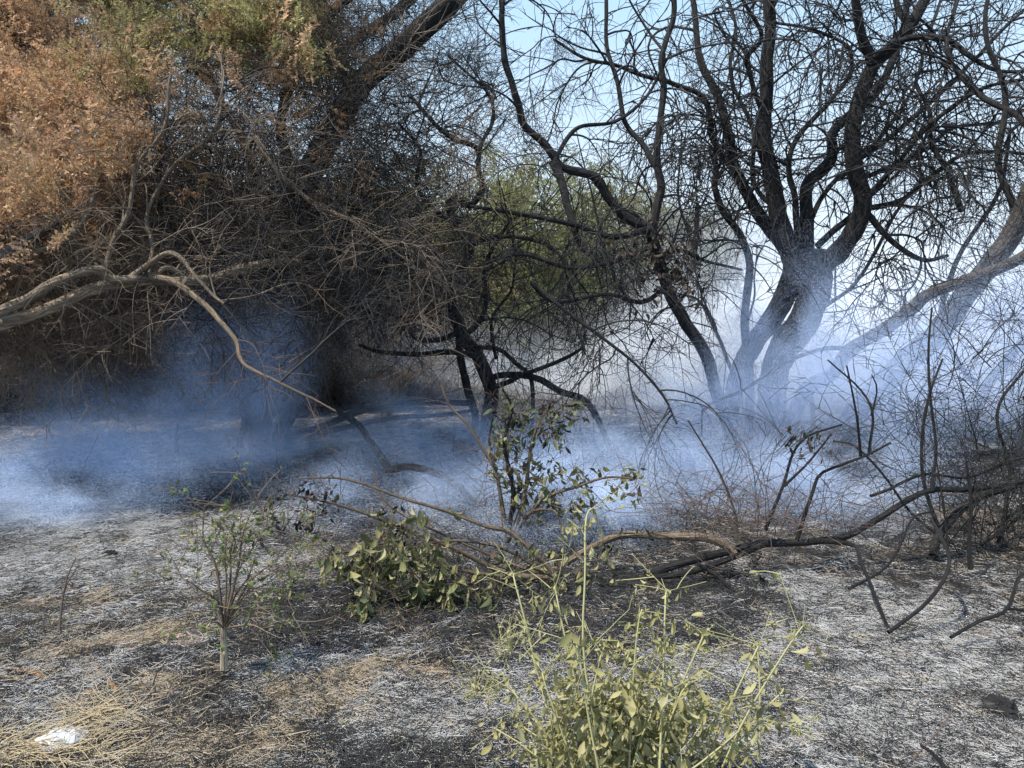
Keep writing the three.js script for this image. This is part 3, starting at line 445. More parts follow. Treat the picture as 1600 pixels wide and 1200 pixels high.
  { const hs = [], hb = []; for (let k = 0; k < 420; k++) { const x = R(190, 690), y = R(90, 560); if (!inShape(x - 20, y)) continue; (rnd() < 0.3 ? hb : hs).push([at(x, y, D + R(-1.8, 1.6)), V(R(-0.2, 1), R(-0.7, 0.5), gauss()), R(0.7, 1.3)]); } for (let k = 0; k < 90; k++) hb.push([at(R(-60, 330), R(400, 560), D + R(-2, 0.6)), V(gauss(), R(-1, 0.2), gauss()), R(0.6, 1.1)]); for (let k = 0; k < 90; k++) hs.push([at(R(470, 700), R(-20, 260), D + R(-0.9, 0.8)), V(R(-0.2, 1), R(-0.6, 0.5), gauss()), R(0.7, 1.3)]); sprays(T, hs, M.charTwig); sprays(T, hb, M.scorchTwig); }
  // browned leaves hang on the outer left, some green is left at the top; the rest has burnt away
  const brown = (p) => { const [x, y, d] = project(p), n = (fbm(p.x * 1.1 + 20, p.y * 1.1, p.z * 1.1, 3) - 0.5) * 260; const edge = 330 - Math.max(0, y - 60) * 0.75 + n, e2 = y < 110 ? 520 + n * 0.6 : edge; const gap = fbm(p.x * 2.4 + 60, p.y * 2.9, p.z * 2.4, 2); if (gap < 0.49 && rnd() < 0.9) return null; if (x > e2) return rnd() < 0.05 && y < 330 ? shade(0.2, 0.12, 0.06) : null; if (y > 330 + n * 0.5 && rnd() > 0.22) return null; const g = smooth(60, 170, x + n * 0.5) * smooth(170, 60, y + n * 0.3); return rnd() < g * 0.62 ? shade(0.42, 0.40, 0.17) : rnd() < 0.8 ? shade(0.60, 0.40, 0.23) : shade(0.48, 0.34, 0.19); };
  feathers(T, 'foliage', ends.filter(() => rnd() < 0.62), brown, [1.1, 2.1], 1); feathers(T, 'foliage', nodes.filter(() => rnd() < 0.26), brown, [1.1, 2.0], 1);
  console.log('left tree', Math.round(tris), ends.length, nodes.length);
}
{ // ---- brush and trees behind
  reseed(61);
  const bush = (name, label, cat, px, py, d, rx, ry, nL, col, twig, sc, group) => {
    const b0 = at(px, py, d); b0.y = hgt(b0.x, b0.z); const T = thing(name, label, cat, b0, group), st = new MB(), tw = new MB(), nodes = [];
    const t0 = path([b0.clone().add(V(0, -0.05, 0)), b0.clone().add(V(R(-0.2, 0.2), ry * 0.5, 0)), b0.clone().add(V(R(-0.4, 0.4), ry * 1.1, R(-0.3, 0.3)))], 0.3, 0.05); st.tube(t0, taper(t0.length, 0.05 + ry * 0.02, 0.03), 7);
    for (let k = 0; k < nL; k++) { const v = rvec(), q = b0.clone().add(V(v.x * rx, ry * (1 + v.y * 0.95), v.z * rx)).lerp(b0.clone().add(V(0, ry, 0)), Math.pow(rnd(), 2.2) * 0.8), [s] = along(t0, R(0.15, 1)), e = s.distanceTo(q), m1 = s.clone().lerp(q, 0.5).add(rvec().multiplyScalar(e * 0.15)), pts = path([s, m1, q], 0.25, 0.05); tw.tube(pts, taper(pts.length, 0.012 * sc, 0.004 * sc), 4, 0.35, false); for (let j = 0; j < 4; j++) { const [a, td] = along(pts, R(0.4, 1)); shoot(tw, a, td.add(rvec()), R(0.25, 0.6) * sc, 0.003 * sc, TW({ seg: 6, nodes, nodeP: 0.8, curl: 1.4, droop: 0.3 })); } }
    st.build('trunk', M.char, T); tw.build('twigs', twig, T, 'stuff'); if (col) feathers(T, 'foliage', nodes, col, [1.3 * sc, 2.3 * sc], 1);
    return T;
  };
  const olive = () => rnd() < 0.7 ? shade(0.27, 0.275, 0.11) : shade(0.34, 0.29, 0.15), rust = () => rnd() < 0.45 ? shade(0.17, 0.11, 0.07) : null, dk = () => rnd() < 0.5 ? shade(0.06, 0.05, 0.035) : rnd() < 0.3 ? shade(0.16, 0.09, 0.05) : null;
  bush('green_tree', 'olive green leafy tree seen through the tangle behind the gnarled tree', 'tree', 740, 500, 19, 3.1, 2.7, 130, olive, M.charTwig, 1.8);
  bush('green_tree', 'olive tree crown just right of the bigger green one behind the tangle', 'tree', 900, 500, 23, 2.6, 3.0, 110, olive, M.charTwig, 2);
  bush('green_tree', 'dull green tree rising behind the dark twigs of the scorched tree', 'tree', 590, 500, 21, 2.8, 2.9, 110, olive, M.charTwig, 1.9);
  bush('green_tree', 'hazy blue green tree faint in the smoke beyond the slender tree', 'tree', 1050, 500, 44, 3.6, 4.4, 130, olive, M.charTwig, 3);
  bush('brown_bush', 'reddish brown scorched bush low behind the gnarled tree', 'bush', 640, 600, 14, 1.3, 1.1, 90, rust, M.redTwig, 1.1);
  bush('brown_bush', 'rust tinged burnt bush between the scorched tree and the gnarled tree', 'bush', 545, 605, 13, 1.2, 1.3, 90, rust, M.redTwig, 1.1);
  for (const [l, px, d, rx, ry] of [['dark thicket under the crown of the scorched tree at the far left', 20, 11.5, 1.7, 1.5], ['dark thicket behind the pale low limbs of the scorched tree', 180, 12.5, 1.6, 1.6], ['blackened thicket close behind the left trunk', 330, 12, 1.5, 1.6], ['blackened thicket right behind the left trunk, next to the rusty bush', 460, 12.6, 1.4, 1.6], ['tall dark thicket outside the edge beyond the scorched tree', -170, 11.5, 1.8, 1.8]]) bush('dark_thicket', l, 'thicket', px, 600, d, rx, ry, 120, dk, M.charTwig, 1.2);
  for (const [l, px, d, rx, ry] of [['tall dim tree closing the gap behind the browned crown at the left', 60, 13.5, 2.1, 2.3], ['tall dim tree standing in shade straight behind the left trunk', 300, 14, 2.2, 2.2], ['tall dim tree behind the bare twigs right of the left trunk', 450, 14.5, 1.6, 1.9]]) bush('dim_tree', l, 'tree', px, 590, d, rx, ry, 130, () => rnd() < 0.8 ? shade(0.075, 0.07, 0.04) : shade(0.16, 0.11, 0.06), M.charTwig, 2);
}
console.log('brush', Math.round(tris));
{ // ---- fallen branch in the middle ground, with burnt shoots
  reseed(71); const base = onGround(1020, 902), D = -base.z, T = thing('fallen_branch', 'long fallen branch with bare upright shoots lying on the ash', 'branch', base);
  const w = wild(3, [0.15, 0.5], [0.002, 0.004], { up: 0.5, k2: 3, mat: M.redTwig }), L = (pts, d0, d1, a, b, mat, tw, n = 'limb') => limb(T, n, traced(pts, D + d0, D + d1, a, b, 0.01), mat, tw);
  L([[775, 918], [861, 892], [932, 851], [970, 836], [1030, 836], [1105, 840], [1139, 855], [1148, 868]], 0.25, 0.12, 9, 14, M.scorch, w);
  L([[1010, 900], [1075, 877], [1142, 862], [1187, 851], [1255, 848], [1319, 839], [1375, 809], [1450, 767], [1525, 764], [1620, 750]], 0.03, 0.5, 15, 8, M.char, w);
  L([[1015, 903], [1067, 898], [1131, 877], [1190, 852]], 0.02, 0.1, 12, 9, M.char, null);
  L([[1292, 846], [1334, 852], [1345, 880], [1390, 987]], 0.1, -0.56, 8, 5, M.char, null);
  L([[1090, 880], [1120, 900], [1145, 925]], 0, -0.15, 7, 5, M.char, null);
  const sh = wild(4, [0.08, 0.25], [0.0015, 0.003], { k1: 3, k2: 0, mat: M.redTwig });
  for (const [pts, d0, d1, a] of [[[[1244, 848], [1258, 800], [1270, 767], [1281, 741], [1320, 725], [1356, 711], [1392, 691]], 0.15, 0.1, 7], [[[1345, 713], [1341, 651], [1324, 572]], 0.12, 0, 5], [[[1358, 709], [1362, 644], [1345, 610], [1292, 561]], 0.12, 0.2, 5], [[[1361, 650], [1371, 606], [1362, 585]], 0.1, 0.05, 3.5], [[[1195, 830], [1225, 756], [1240, 707], [1262, 681], [1315, 662]], 0.15, 0.35, 6], [[[1225, 760], [1262, 722], [1298, 677]], 0.15, 0.05, 5], [[[1150, 845], [1150, 809], [1124, 737], [1075, 657]], 0.12, 0.3, 5], [[[1455, 768], [1462, 700], [1450, 560], [1455, 480]], 0.35, 0.5, 6]]) L(pts, d0, d1, a, a * 0.5, pts[0][0] === 1150 ? M.grey : M.char, sh, 'shoot');
  const q = new MB(); for (let k = 0; k < 75; k++) { const p = at(R(1050, 1290), R(800, 850), D + R(-0.1, 0.5)); shoot(q, p, V(gauss(), R(0.1, 1), gauss()), R(0.3, 0.9), R(0.002, 0.0035), TW({ seg: 14, curl: 2.6, droop: 0.6, kid: TW({ per: 3, len: [0.3, 0.5], rad: 0.7, seg: 7, curl: 2 }) })); } q.build('twigs', M.redTwig, T, 'stuff');
  const lv = []; for (let k = 0; k < 46; k++) lv.push([pick([at(1000 + gauss() * 30, 835 + R(-30, 25), D + 0.15), at(1180 + gauss() * 40, 900 + gauss() * 35, D - 0.05), at(960 + gauss() * 40, 850 + gauss() * 15, D + 0.1), at(1260 + gauss() * 40, 690 + gauss() * 25, D + 0.2)]), V(0, -0.2, 0)]);
  { const s = new MB(); for (const [p] of lv) s.tube([p, p.clone().add(V(gauss() * 0.03, 0.06, gauss() * 0.03)), at(1100, 850, D + 0.1).lerp(p, 0.75).add(V(0, 0.06, 0))], [0.001, 0.0014, 0.0018], 3, 0.35, false); s.build('twigs', M.charTwig, T, 'stuff'); }
  leaves(T, lv, 2, [0.035, 0.075], [M.crisp, M.black, M.crisp, M.oliveDark], 1.1, 120, 0.05);
}
{ // ---- burnt saplings, posts and the thicket on the right
  reseed(73);
  const pole = (name, label, cat, list, mat, tw) => { for (const q of list) { q[3] *= 0.8; q[4] *= 0.75; } const b = onGround(list[0][0][0][0], list[0][0][0][1]), D = -b.z, T = thing(name, label, cat, b); for (const [pts, d0, d1, a, z] of list) limb(T, 'stem', traced(pts, D + d0, D + d1, a, z, 0.008), mat, tw); return T; };
  const w = wild(2, [0.1, 0.35], [0.0015, 0.003], { k1: 3, k2: 0 });
  pole('charred_log', 'thick curved black limb rising to the frame edge on the right', 'branch', [[[[1459, 868], [1462, 845], [1487, 812], [1525, 779], [1600, 754], [1680, 720]], 0, 0.2, 19, 15]], M.char, w);
  pole('charred_post', 'short upright burnt stem beside the thick curved limb', 'stem', [[[[1517, 890], [1516, 840], [1518, 780], [1510, 720]], 0, 0.05, 10, 5]], M.char, w);
  pole('burnt_sapling', 'bent black sapling making a V over pale ash', 'sapling', [[[[1388, 988], [1450, 940], [1484, 880], [1470, 840], [1454, 812]], 0, 0.5, 8, 7], [[[1484, 880], [1474, 800], [1462, 720]], 0.5, 0.6, 5, 3]], M.char, w);
  pole('burnt_sapling', 'thin crooked black shoot behind the V shaped sapling', 'sapling', [[[[1326, 920], [1394, 876], [1427, 809], [1457, 797]], 0, 0.3, 6, 4]], M.char, w);
  pole('burnt_stick', 'crooked burnt stick on the ground at the right frame edge', 'stick', [[[[1485, 996], [1530, 970], [1574, 951], [1592, 902], [1612, 890]], 0, 0.2, 7, 8], [[[1574, 951], [1620, 955]], 0.1, 0.1, 6, 5]], M.char, w);
  const b = onGround(1560, 850), D = -b.z, T = thing('burnt_thicket', 'tangled bare thicket of thin looping twigs at the right edge', 'thicket', b), q = new MB();
  for (let k = 0; k < 150; k++) { const s = V(b.x + gauss() * 0.45, 0, b.z + gauss() * 0.5); s.y = hgt(s.x, s.z); const p = rnd() < 0.35 ? s : at(R(1440, 1680), R(560, 800), D + R(-0.2, 0.6)); shoot(q, p, V(gauss() * 0.8, R(0.2, 1), gauss() * 0.7), R(0.5, 1.3), R(0.002, 0.005), TW({ seg: 18, curl: 2.0, droop: 0.4, kid: TW({ per: 5, len: [0.25, 0.5], rad: 0.6, seg: 8, curl: 2, kid: hair(5, 0.6) }) })); }
  q.build('twigs', M.charTwig, T, 'stuff');
  for (const [pts, a, z] of [[[[1480, 862], [1440, 720], [1450, 620], [1475, 560]], 7, 3], [[[1560, 850], [1580, 740], [1560, 640], [1600, 580]], 7, 4], [[[1520, 860], [1600, 800], [1640, 700], [1600, 620]], 6, 4], [[[1500, 860], [1420, 800], [1340, 700], [1300, 690]], 5, 3], [[[1360, 775], [1440, 740], [1520, 745], [1640, 700]], 5, 4]]) limb(T, 'stem', traced(pts, D, D + 0.3, a, z, 0.02), M.char, wild(3, [0.2, 0.6], [0.002, 0.004], {}));
}
{ // ---- leafy shrubs
  reseed(79); const side = (m) => wild(4, [0.12, 0.4], [0.0015, 0.003], { k1: 5, k2: 0, droop: 0.8, mat: m });
  { const base = onGround(790, 845), D = -base.z, T = thing('leafy_shrub', 'upright shrub in the middle, leaves blackened at the top and dull green below', 'shrub', base), nodes = [], top = [], L = (pts, d0, d1, a, z, s = 1) => { const t = limb(T, 'stem', traced(pts, D + d0, D + d1, a, z, 0.012), s ? M.scorch : M.char, side(M.redTwig)); return t; };
    L([[790, 850], [785, 800], [775, 735], [757, 705], [730, 665], [700, 632], [690, 600]], 0, 0.1, 8, 3); L([[792, 850], [800, 760], [790, 690], [800, 640], [785, 610]], 0, -0.1, 9, 3, 0); L([[795, 848], [820, 770], [830, 700], [850, 650], [880, 620]], 0, -0.05, 8, 3); L([[797, 848], [850, 780], [900, 760], [950, 745], [990, 748]], 0, -0.2, 7, 3); L([[795, 850], [780, 760], [765, 700], [770, 650]], 0.1, 0.2, 6, 3, 0); L([[797, 848], [830, 800], [870, 800], [880, 830]], 0, -0.25, 6, 3);
    const q = new MB(), leafy = (x0, x1, y0, y1, n, out) => { for (let k = 0; k < n; k++) { const p = at(R(x0, x1), R(y0, y1), D + gauss() * 0.18); out.push([p, rvec()]); if (rnd() < 0.8) shoot(q, p, V(gauss(), R(-0.2, 1), gauss()), R(0.08, 0.25), 0.0018, TW({ seg: 6, curl: 2 })); } };
    leafy(770, 830, 650, 760, 45, nodes); leafy(800, 880, 625, 700, 50, top); leafy(765, 800, 615, 690, 22, top); leafy(860, 912, 625, 660, 16, top); leafy(800, 900, 720, 810, 75, nodes); leafy(900, 1000, 730, 790, 30, nodes);
    for (let k = 0; k < 120; k++) shoot(q, at(R(755, 830), R(680, 840), D + gauss() * 0.15), rvec(), R(0.1, 0.35), 0.002, TW({ seg: 8, curl: 2.5 }));
    q.build('twigs', M.redTwig, T, 'stuff'); leaves(T, top, 3, [0.04, 0.085], [M.black, M.oliveDark, M.crisp, M.oliveDark, M.olive], 0.7, 140, 0.05); leaves(T, nodes, 3, [0.045, 0.09], [M.oliveDark, M.olive, M.olive, M.crisp, M.khaki], 0.9, 160, 0.05);
  }
  { const base = onGround(872, 905), D = -base.z, T = thing('leafy_shrub', 'sprawling shrub with long bare stems leaning left and drooping olive leaves', 'shrub', base), big = [], blk = [], tail = [], L = (pts, d0, d1, a, z) => limb(T, 'stem', traced(pts, D + d0, D + d1, a, z, 0.012), M.scorch, side(M.redTwig));
    L([[870, 905], [785, 893], [725, 865], [631, 827], [560, 801], [485, 781], [445, 772]], 0, -0.3, 10, 3); L([[872, 903], [800, 833], [762, 824], [699, 801], [635, 782], [537, 749], [470, 748]], 0, 0.1, 9, 3); L([[868, 905], [770, 900], [690, 885], [620, 880], [560, 860], [515, 865]], 0, -0.45, 8, 3); L([[870, 904], [780, 870], [680, 830], [600, 780], [585, 740]], 0.05, 0.2, 7, 3); L([[868, 905], [800, 930], [740, 920], [690, 940], [660, 990]], 0, -0.4, 7, 3); L([[870, 904], [760, 850], [660, 850], [600, 880], [570, 960]], -0.1, -0.5, 6, 2.5);
    const q = new MB(), leafy = (x0, x1, y0, y1, n, out, dz) => { for (let k = 0; k < n; k++) { const p = at(R(x0, x1), R(y0, y1), D + dz + gauss() * 0.13); out.push([p, rvec()]); shoot(q, p, V(gauss(), R(0.1, 1), gauss()), R(0.08, 0.25), 0.0018, TW({ seg: 6, curl: 2 })); } };
    leafy(505, 620, 850, 900, 40, big, -0.4); leafy(560, 690, 840, 930, 60, big, -0.4); leafy(640, 720, 900, 975, 42, big, -0.4); leafy(560, 600, 930, 985, 14, big, -0.5); leafy(590, 720, 800, 880, 34, big, -0.3); leafy(690, 780, 890, 960, 26, big, -0.35); leafy(700, 780, 930, 1000, 24, tail, -0.35); leafy(400, 520, 765, 845, 60, blk, -0.3); leafy(590, 650, 790, 850, 18, blk, -0.25); leafy(760, 870, 840, 930, 45, tail, -0.2); leafy(850, 950, 850, 920, 30, tail, 0); leafy(470, 540, 740, 800, 14, blk, -0.1);
    q.build('twigs', M.redTwig, T, 'stuff'); leaves(T, big, 3, [0.055, 0.105], [M.olive, M.olive, M.khaki, M.oliveDark, M.oliveDark, M.pale], 1.5, 190, 0.05); leaves(T, blk, 1.5, [0.035, 0.065], [M.black, M.crisp, M.black, M.oliveDark], 0.5, 60, 0.04); leaves(T, tail, 2, [0.04, 0.08], [M.oliveDark, M.olive, M.crisp, M.khaki], 1.1, 50, 0.05);
  }
  { const base = onGround(350, 1042), D = -base.z, T = thing('small_shrub', 'small bushy shrub with a short pale trunk and fine green leaves', 'shrub', base), nodes = [];
    limb(T, 'trunk', traced([[350, 1046], [350, 1010], [349, 985], [352, 955]], D, D, 13, 7, 0.006), M.paleBark, null);
    const w = wild(16, [0.08, 0.26], [0.0012, 0.002], { k1: 10, k2: 0, up: 0.3, from: 0.3, nodes, mat: M.scorchTwig });
    for (const [x, y, a, dd] of [[312, 790, 4, 0.1], [412, 775, 4, 0.05], [470, 830, 4, -0.1], [290, 900, 4, -0.1], [480, 860, 3, 0.15], [455, 940, 4, -0.15], [270, 875, 3, 0.1], [380, 810, 4, 0.15], [350, 830, 3, -0.1], [430, 800, 3, 0.1], [300, 990, 3, -0.2], [440, 1000, 3, -0.2], [400, 870, 4, -0.15], [330, 870, 3, 0.2], [450, 880, 3, 0.2]]) limb(T, 'stem', traced([[350, 982], [351 + (x - 351) * 0.3 + gauss() * 6, 960 + (y - 960) * 0.42], [351 + (x - 351) * 0.7 + gauss() * 9, 960 + (y - 960) * 0.7], [x + gauss() * 6, y]], D, D + dd, a * 1.25, 1.3, 0.02), a > 3 ? M.scorch : M.scorchTwig, w);
    leaves(T, nodes, 2, [0.02, 0.042], [M.green, M.olive, M.green, M.khaki, M.oliveDark, M.green], 0.1, 200, 0.02);
  }
  { // the wilted weed in front
    const base = onGround(1000, 1245), D = -base.z, T = thing('wilted_weed', 'tall wilted yellow green weed with drooping leaves in the foreground', 'weed', base), nodes = [], low = [];
    const tips = [[922, 798, 1], [805, 900], [865, 912], [1040, 925], [1035, 1000], [1100, 985], [1000, 950], [830, 1015], [850, 1050], [985, 1010], [1030, 1060], [800, 1080], [1075, 1060], [900, 1090], [960, 1080], [1130, 1100], [820, 1130], [1100, 1110], [900, 1000], [1000, 1090], [780, 1140], [940, 1010], [1060, 1100], [870, 1140], [1150, 1140], [880, 1060], [1020, 1110], [970, 1120], [1185, 1000], [1255, 978], [1220, 1080], [1200, 1110]];
    for (const [x, y, crook] of tips) {
      const fx = 960 + (x - 960) * 0.35 + gauss() * 60, dd = D + gauss() * 0.16, g = at(fx, 1240, dd); const far = y < 930 ? 0.35 : 0.1;
      const list = crook ? [[935, 1160], [905, 1000], [908, 880], [916, 808], [928, 798], [936, 830]] : [[fx, 1240], [fx + (x - fx) * 0.45 + gauss() * 12, 1240 + (y - 1240) * 0.5], [x + gauss() * 3, y + 6], [x + gauss() * 10, y + R(-3, 14)]];
      const t = limb(T, 'stem', traced(list, dd, dd + far, 4.2, 2.2, 0.016), M.weedStem, wild(10, [0.04, 0.2], [0.001, 0.0018], { mat: M.weedStem, k1: 8, k2: 0, nodes, up: 0.2 }));
      for (let k = 0; k < 9; k++) { const [p, td] = along(t.pts, R(0.35, 1)); nodes.push([p, td]); } for (let k = 0; k < 14; k++) { const [p, td] = along(t.pts, R(0.05, 0.7)); low.push([p.add(rvec().multiplyScalar(0.06)), td]); }
    }
    leaves(T, nodes, 2, [0.014, 0.034], [M.khaki, M.pale, M.olive, M.khaki], 0.9, 100, 0.02);
    for (let k = 0; k < 330; k++) low.push([at(980 + gauss() * 120, 1125 + gauss() * 65, D + 0.05 + gauss() * 0.15), rvec()]);
    leaves(T, low, 1.1, [0.028, 0.058], [M.khaki, M.khaki, M.olive, M.pale, M.khaki], 1.3, 200, 0.05);
  }
  // low green sprigs
  for (const [label, x, y, h, n, sp2] of [['little dark leaved sprig on the far left of the ash', 20, 1012, 0.24, 5, 40], ['tiny green sprig between the sticks and the pale trunked shrub', 60, 985, 0.16, 4, 30], ['dry yellow sprawling herb on the tan soil left of the wilted weed', 740, 1090, 0.1, 12, 60], ['low wilted herb at the foot of the sprawling shrub', 640, 985, 0.16, 6, 60], ['tiny wilted herb in front of the middle of the ash', 790, 1030, 0.14, 8, 50]]) {
    const base = onGround(x, y), T = thing('herb_sprig', label, 'herb', base), nodes = [], b = new MB(); for (let k = 0; k < n * 2; k++) shoot(b, base.clone().add(V(gauss() * sp2 / 900, 0, gauss() * 0.08)), V(gauss(), 0.9, gauss()), h * R(0.7, 1.6), 0.002, TW({ seg: 8, curl: 1.5, droop: 1, nodes, nodeP: 0.9, kid: TW({ per: 9, len: [0.3, 0.6], rad: 0.7, seg: 5, nodes, nodeP: 0.8 }) })); b.build('stems', n > 7 ? M.weedStem : M.redTwig, T); leaves(T, nodes, n > 7 ? 0.8 : 0.5, [0.012, 0.026], n > 7 ? [M.khaki, M.pale] : [M.green, M.oliveDark, M.khaki], 0.2, 60, 0.01); }
}
{ // ---- sticks, stalks and scraps on the ground
  reseed(83); const G = (x, y, up = 0) => { const g = onGround(x, y); g.y += up; return g; };
  const stick = (name, label, cat, pts, r0, r1, mat, sides = 7) => { const c = pts.map(([x, y, u]) => G(x, y, (u ?? 0) + r0 * 0.8)), T = thing(name, label, cat, c[0].clone()), p = path(c, 0.03, 0.004, 8), b = new MB(); b.tube(p, taper(p.length, r0, r1), sides, 0.12); b.cap(p[0], p[0].clone().sub(p[1]).normalize(), r0, 0); b.build('stick', mat, T); return T; };
  M.dryStick = std({ name: 'dry_stick', map: barkMap([110, 76, 50], [190, 146, 104], 0.1, 12), bumpMap: barkBump, bumpScale: 0.003 });
  stick('dry_stick', 'half burnt brown stick with a blackened middle lying at the left edge', 'stick', [[5, 1042], [50, 1055], [95, 1078], [170, 1088]], 0.010, 0.006, M.dryStick); stick('dry_stick', 'thin pale split stick just under the half burnt brown one', 'stick', [[-10, 1052], [30, 1062], [70, 1078]], 0.006, 0.004, M.straw);
  stick('dry_stick', 'reddish straight stick slanting down towards the half burnt one', 'stick', [[130, 1005], [150, 1040], [185, 1088]], 0.006, 0.009, M.dryStick); stick('dry_stick', 'short broken brown stick below the pale trunked shrub', 'stick', [[240, 1080], [247, 1090], [253, 1103]], 0.006, 0.005, M.dryStick);
  stick('dry_stick', 'pale bare stick near the bottom edge beside the straw heap', 'stick', [[212, 1158], [240, 1180], [275, 1202]], 0.009, 0.009, M.grey); stick('dry_stalk', 'long yellow stalk lying left of the wilted weed', 'stalk', [[555, 1128], [620, 1142], [700, 1172], [760, 1196]], 0.0045, 0.0035, M.weedStem, 5); stick('dry_stalk', 'short yellow stalk left of the long yellow one', 'stalk', [[452, 1152], [500, 1148], [545, 1132, 0.03]], 0.003, 0.0025, M.weedStem, 5);
  stick('dry_stalk', 'fine tan stalk lying across ash right of the wilted weed', 'stalk', [[1230, 1130], [1310, 1133], [1400, 1132]], 0.0025, 0.002, M.straw, 4);
  const twig = (label, pts, dd, a, mat, w = true) => { const b = onGround(pts[0][0], pts[0][1]), T = thing('dead_twig', label, 'twig', b), t = traced(pts, -b.z, -b.z + dd, a, a * 0.5, 0.008); limb(T, 'stem', t, mat, w ? wild(4, [0.06, 0.2], [0.001, 0.002], { k1: 3, k2: 0, mat: M.redTwig }) : null); };
  twig('thin dead twig standing in ash at the left', [[93, 985], [96, 950], [105, 900], [118, 870]], 0.1, 4, M.redTwig); twig('second thin twig leaning right beside the first at the left', [[94, 975], [102, 920], [124, 882]], 0.05, 3, M.redTwig); twig('small dark twig standing over the short broken stick', [[243, 1082], [240, 1060], [258, 1035]], 0.05, 3, M.charTwig, false);
  twig('fine reddish twig rising from the ash at the lower right', [[1425, 1190], [1440, 1168], [1480, 1125], [1500, 1080]], 0.2, 3.5, M.redTwig, false); twig('black charred stick end near the lower right corner', [[1480, 1205], [1462, 1180], [1440, 1165]], 0.1, 9, M.char, false); twig('slim burnt stake standing in the shade left of the scorched trunk', [[280, 732], [276, 690], [279, 662]], 0.05, 8, M.char); twig('short burnt stake in the blue smoke below the gnarled tree', [[710, 722], [709, 700], [708, 676]], 0.02, 4, M.char, false); twig('short dark stub leaning by the foot of the scorched trunk', [[340, 728], [345, 705], [352, 690]], 0.02, 6, M.char, false); twig('thin bare stem beside the wilted weed', [[1185, 1190], [1188, 1080], [1184, 1003]], 0.1, 4.5, M.weedStem, false); twig('faint thin twig right of the weed over white ash', [[1215, 1130], [1240, 1100], [1280, 1066]], 0.05, 2.5, M.redTwig, false);
  { // arching pale twigs of a small burnt bush
    const base = onGround(605, 650), D = -base.z, T = thing('arched_twigs', 'pale arching dry twigs bent over beside the gnarled trunk', 'dry bush', base), b = new MB(); for (let k = 0; k < 24; k++) { const e = gauss() * 1.3, t = traced([[606 + gauss() * 10, 652], [624 + e * 12 + gauss() * 6, 600 + gauss() * 10], [664 + e * 18, 568 + e * 8 + gauss() * 8], [712 + gauss() * 26, 566 + e * 10 + gauss() * 16]], D, D - 0.2 + gauss() * 0.3, 1.6, 0.9, 0.05); b.tube(t.pts, t.rad, 3, 0.35, false); } b.build('stems', M.scorchTwig, T); }
  { // straw heap with the white scrap
    const base = G(110, 1190), T = thing('straw_heap', 'heap of dry tan straw in the lower left corner', 'straw', base), b = new MB(); for (let k = 0; k < 520; k++) { const f = rnd(), p = f < 0.75 ? G(60 + gauss() * 130, 1185 + gauss() * 28, R(0, 0.05)) : G(150 + gauss() * 40, 1140 + gauss() * 22, R(0, 0.08)); const a = f < 0.75 ? gauss() * 1.6 : R(0, 6.28), d = V(Math.cos(a), R(-0.2, 0.5), Math.sin(a)); shoot(b, p, d, R(0.05, 0.24), R(0.0009, 0.002), TW({ seg: 5, min: 0.001, curl: 1.2, droop: 0.8, tip: 0.7 })); } b.build('stalks', M.straw, T, 'stuff');
    const w = new THREE.SphereGeometry(1, 40, 24), P = w.attributes.position; for (let k = 0; k < P.count; k++) { const v = V(P.getX(k), P.getY(k), P.getZ(k)), q = 0.55 + 0.9 * fbm(v.x * 2.6 + 4, v.y * 1.6, v.z * 1.6, 4), c = 1 - 0.22 * Math.abs(noise(v.x * 5, v.y * 5, v.z * 5) - 0.5) * 2; v.multiplyScalar(q * c); P.setXYZ(k, v.x * 0.085, Math.max(-0.4, v.y) * 0.04, v.z * 0.07); } w.computeVertexNormals();
    const s = new THREE.Mesh(w, std({ name: 'white_scrap', color: new THREE.Color(0.5, 0.5, 0.49), roughness: 0.7 })); s.name = 'white_scrap'; s.position.copy(G(100, 1172, 0.03)); s.rotation.y = 0.5; s.userData = { label: 'white crumpled scrap half buried in the straw heap', category: 'scrap' }; s.castShadow = s.receiveShadow = true; scene.add(s); }
  { const o = new THREE.Mesh(LEAF[1], leafMat('orange_leaf', 0.62, 0.2, 0.08)); o.name = 'fallen_leaf'; o.scale.setScalar(0.09); o.position.copy(G(284, 748, 0.02)); o.rotation.set(-1.2, 0.4, 0.9); o.userData = { label: 'single orange leaf lying on the shaded ash', category: 'leaf' }; scene.add(o); }
  for (let k = 0; k < 3; k++) { const [x, y] = k < 3 ? [[172, 868], [425, 1036], [1565, 1110]][k] : [R(60, 1560), R(860, 1180)], g = new THREE.IcosahedronGeometry(1, 5), P = g.attributes.position, r = k < 3 ? [0.045, 0.02, 0.06][k] : R(0.008, 0.02), o = k * 7; for (let j = 0; j < P.count; j++) { const v = V(P.getX(j), P.getY(j), P.getZ(j)); v.multiplyScalar(0.45 + 0.7 * noise(v.x * 1.7 + o, v.y * 1.7, v.z * 1.7) + 0.5 * noise(v.x * 6 + o, v.y * 6, v.z * 6)); P.setXYZ(j, v.x * r, v.y * r * 0.7, v.z * r); } g.computeVertexNormals(); tris += 80; if (k < 3) { const m = new THREE.Mesh(g, M.char); m.name = numbered('charred_clod'); m.position.copy(G(x, y, r * 0.3)); m.castShadow = m.receiveShadow = true; m.userData = { label: ['dark clod standing on pale ash at the left', 'little black clod right of the pale trunked shrub', 'black charred clump in the ash at the lower right'][k], category: 'clod' }; scene.add(m); } }
}
console.log('all', Math.round(tris));
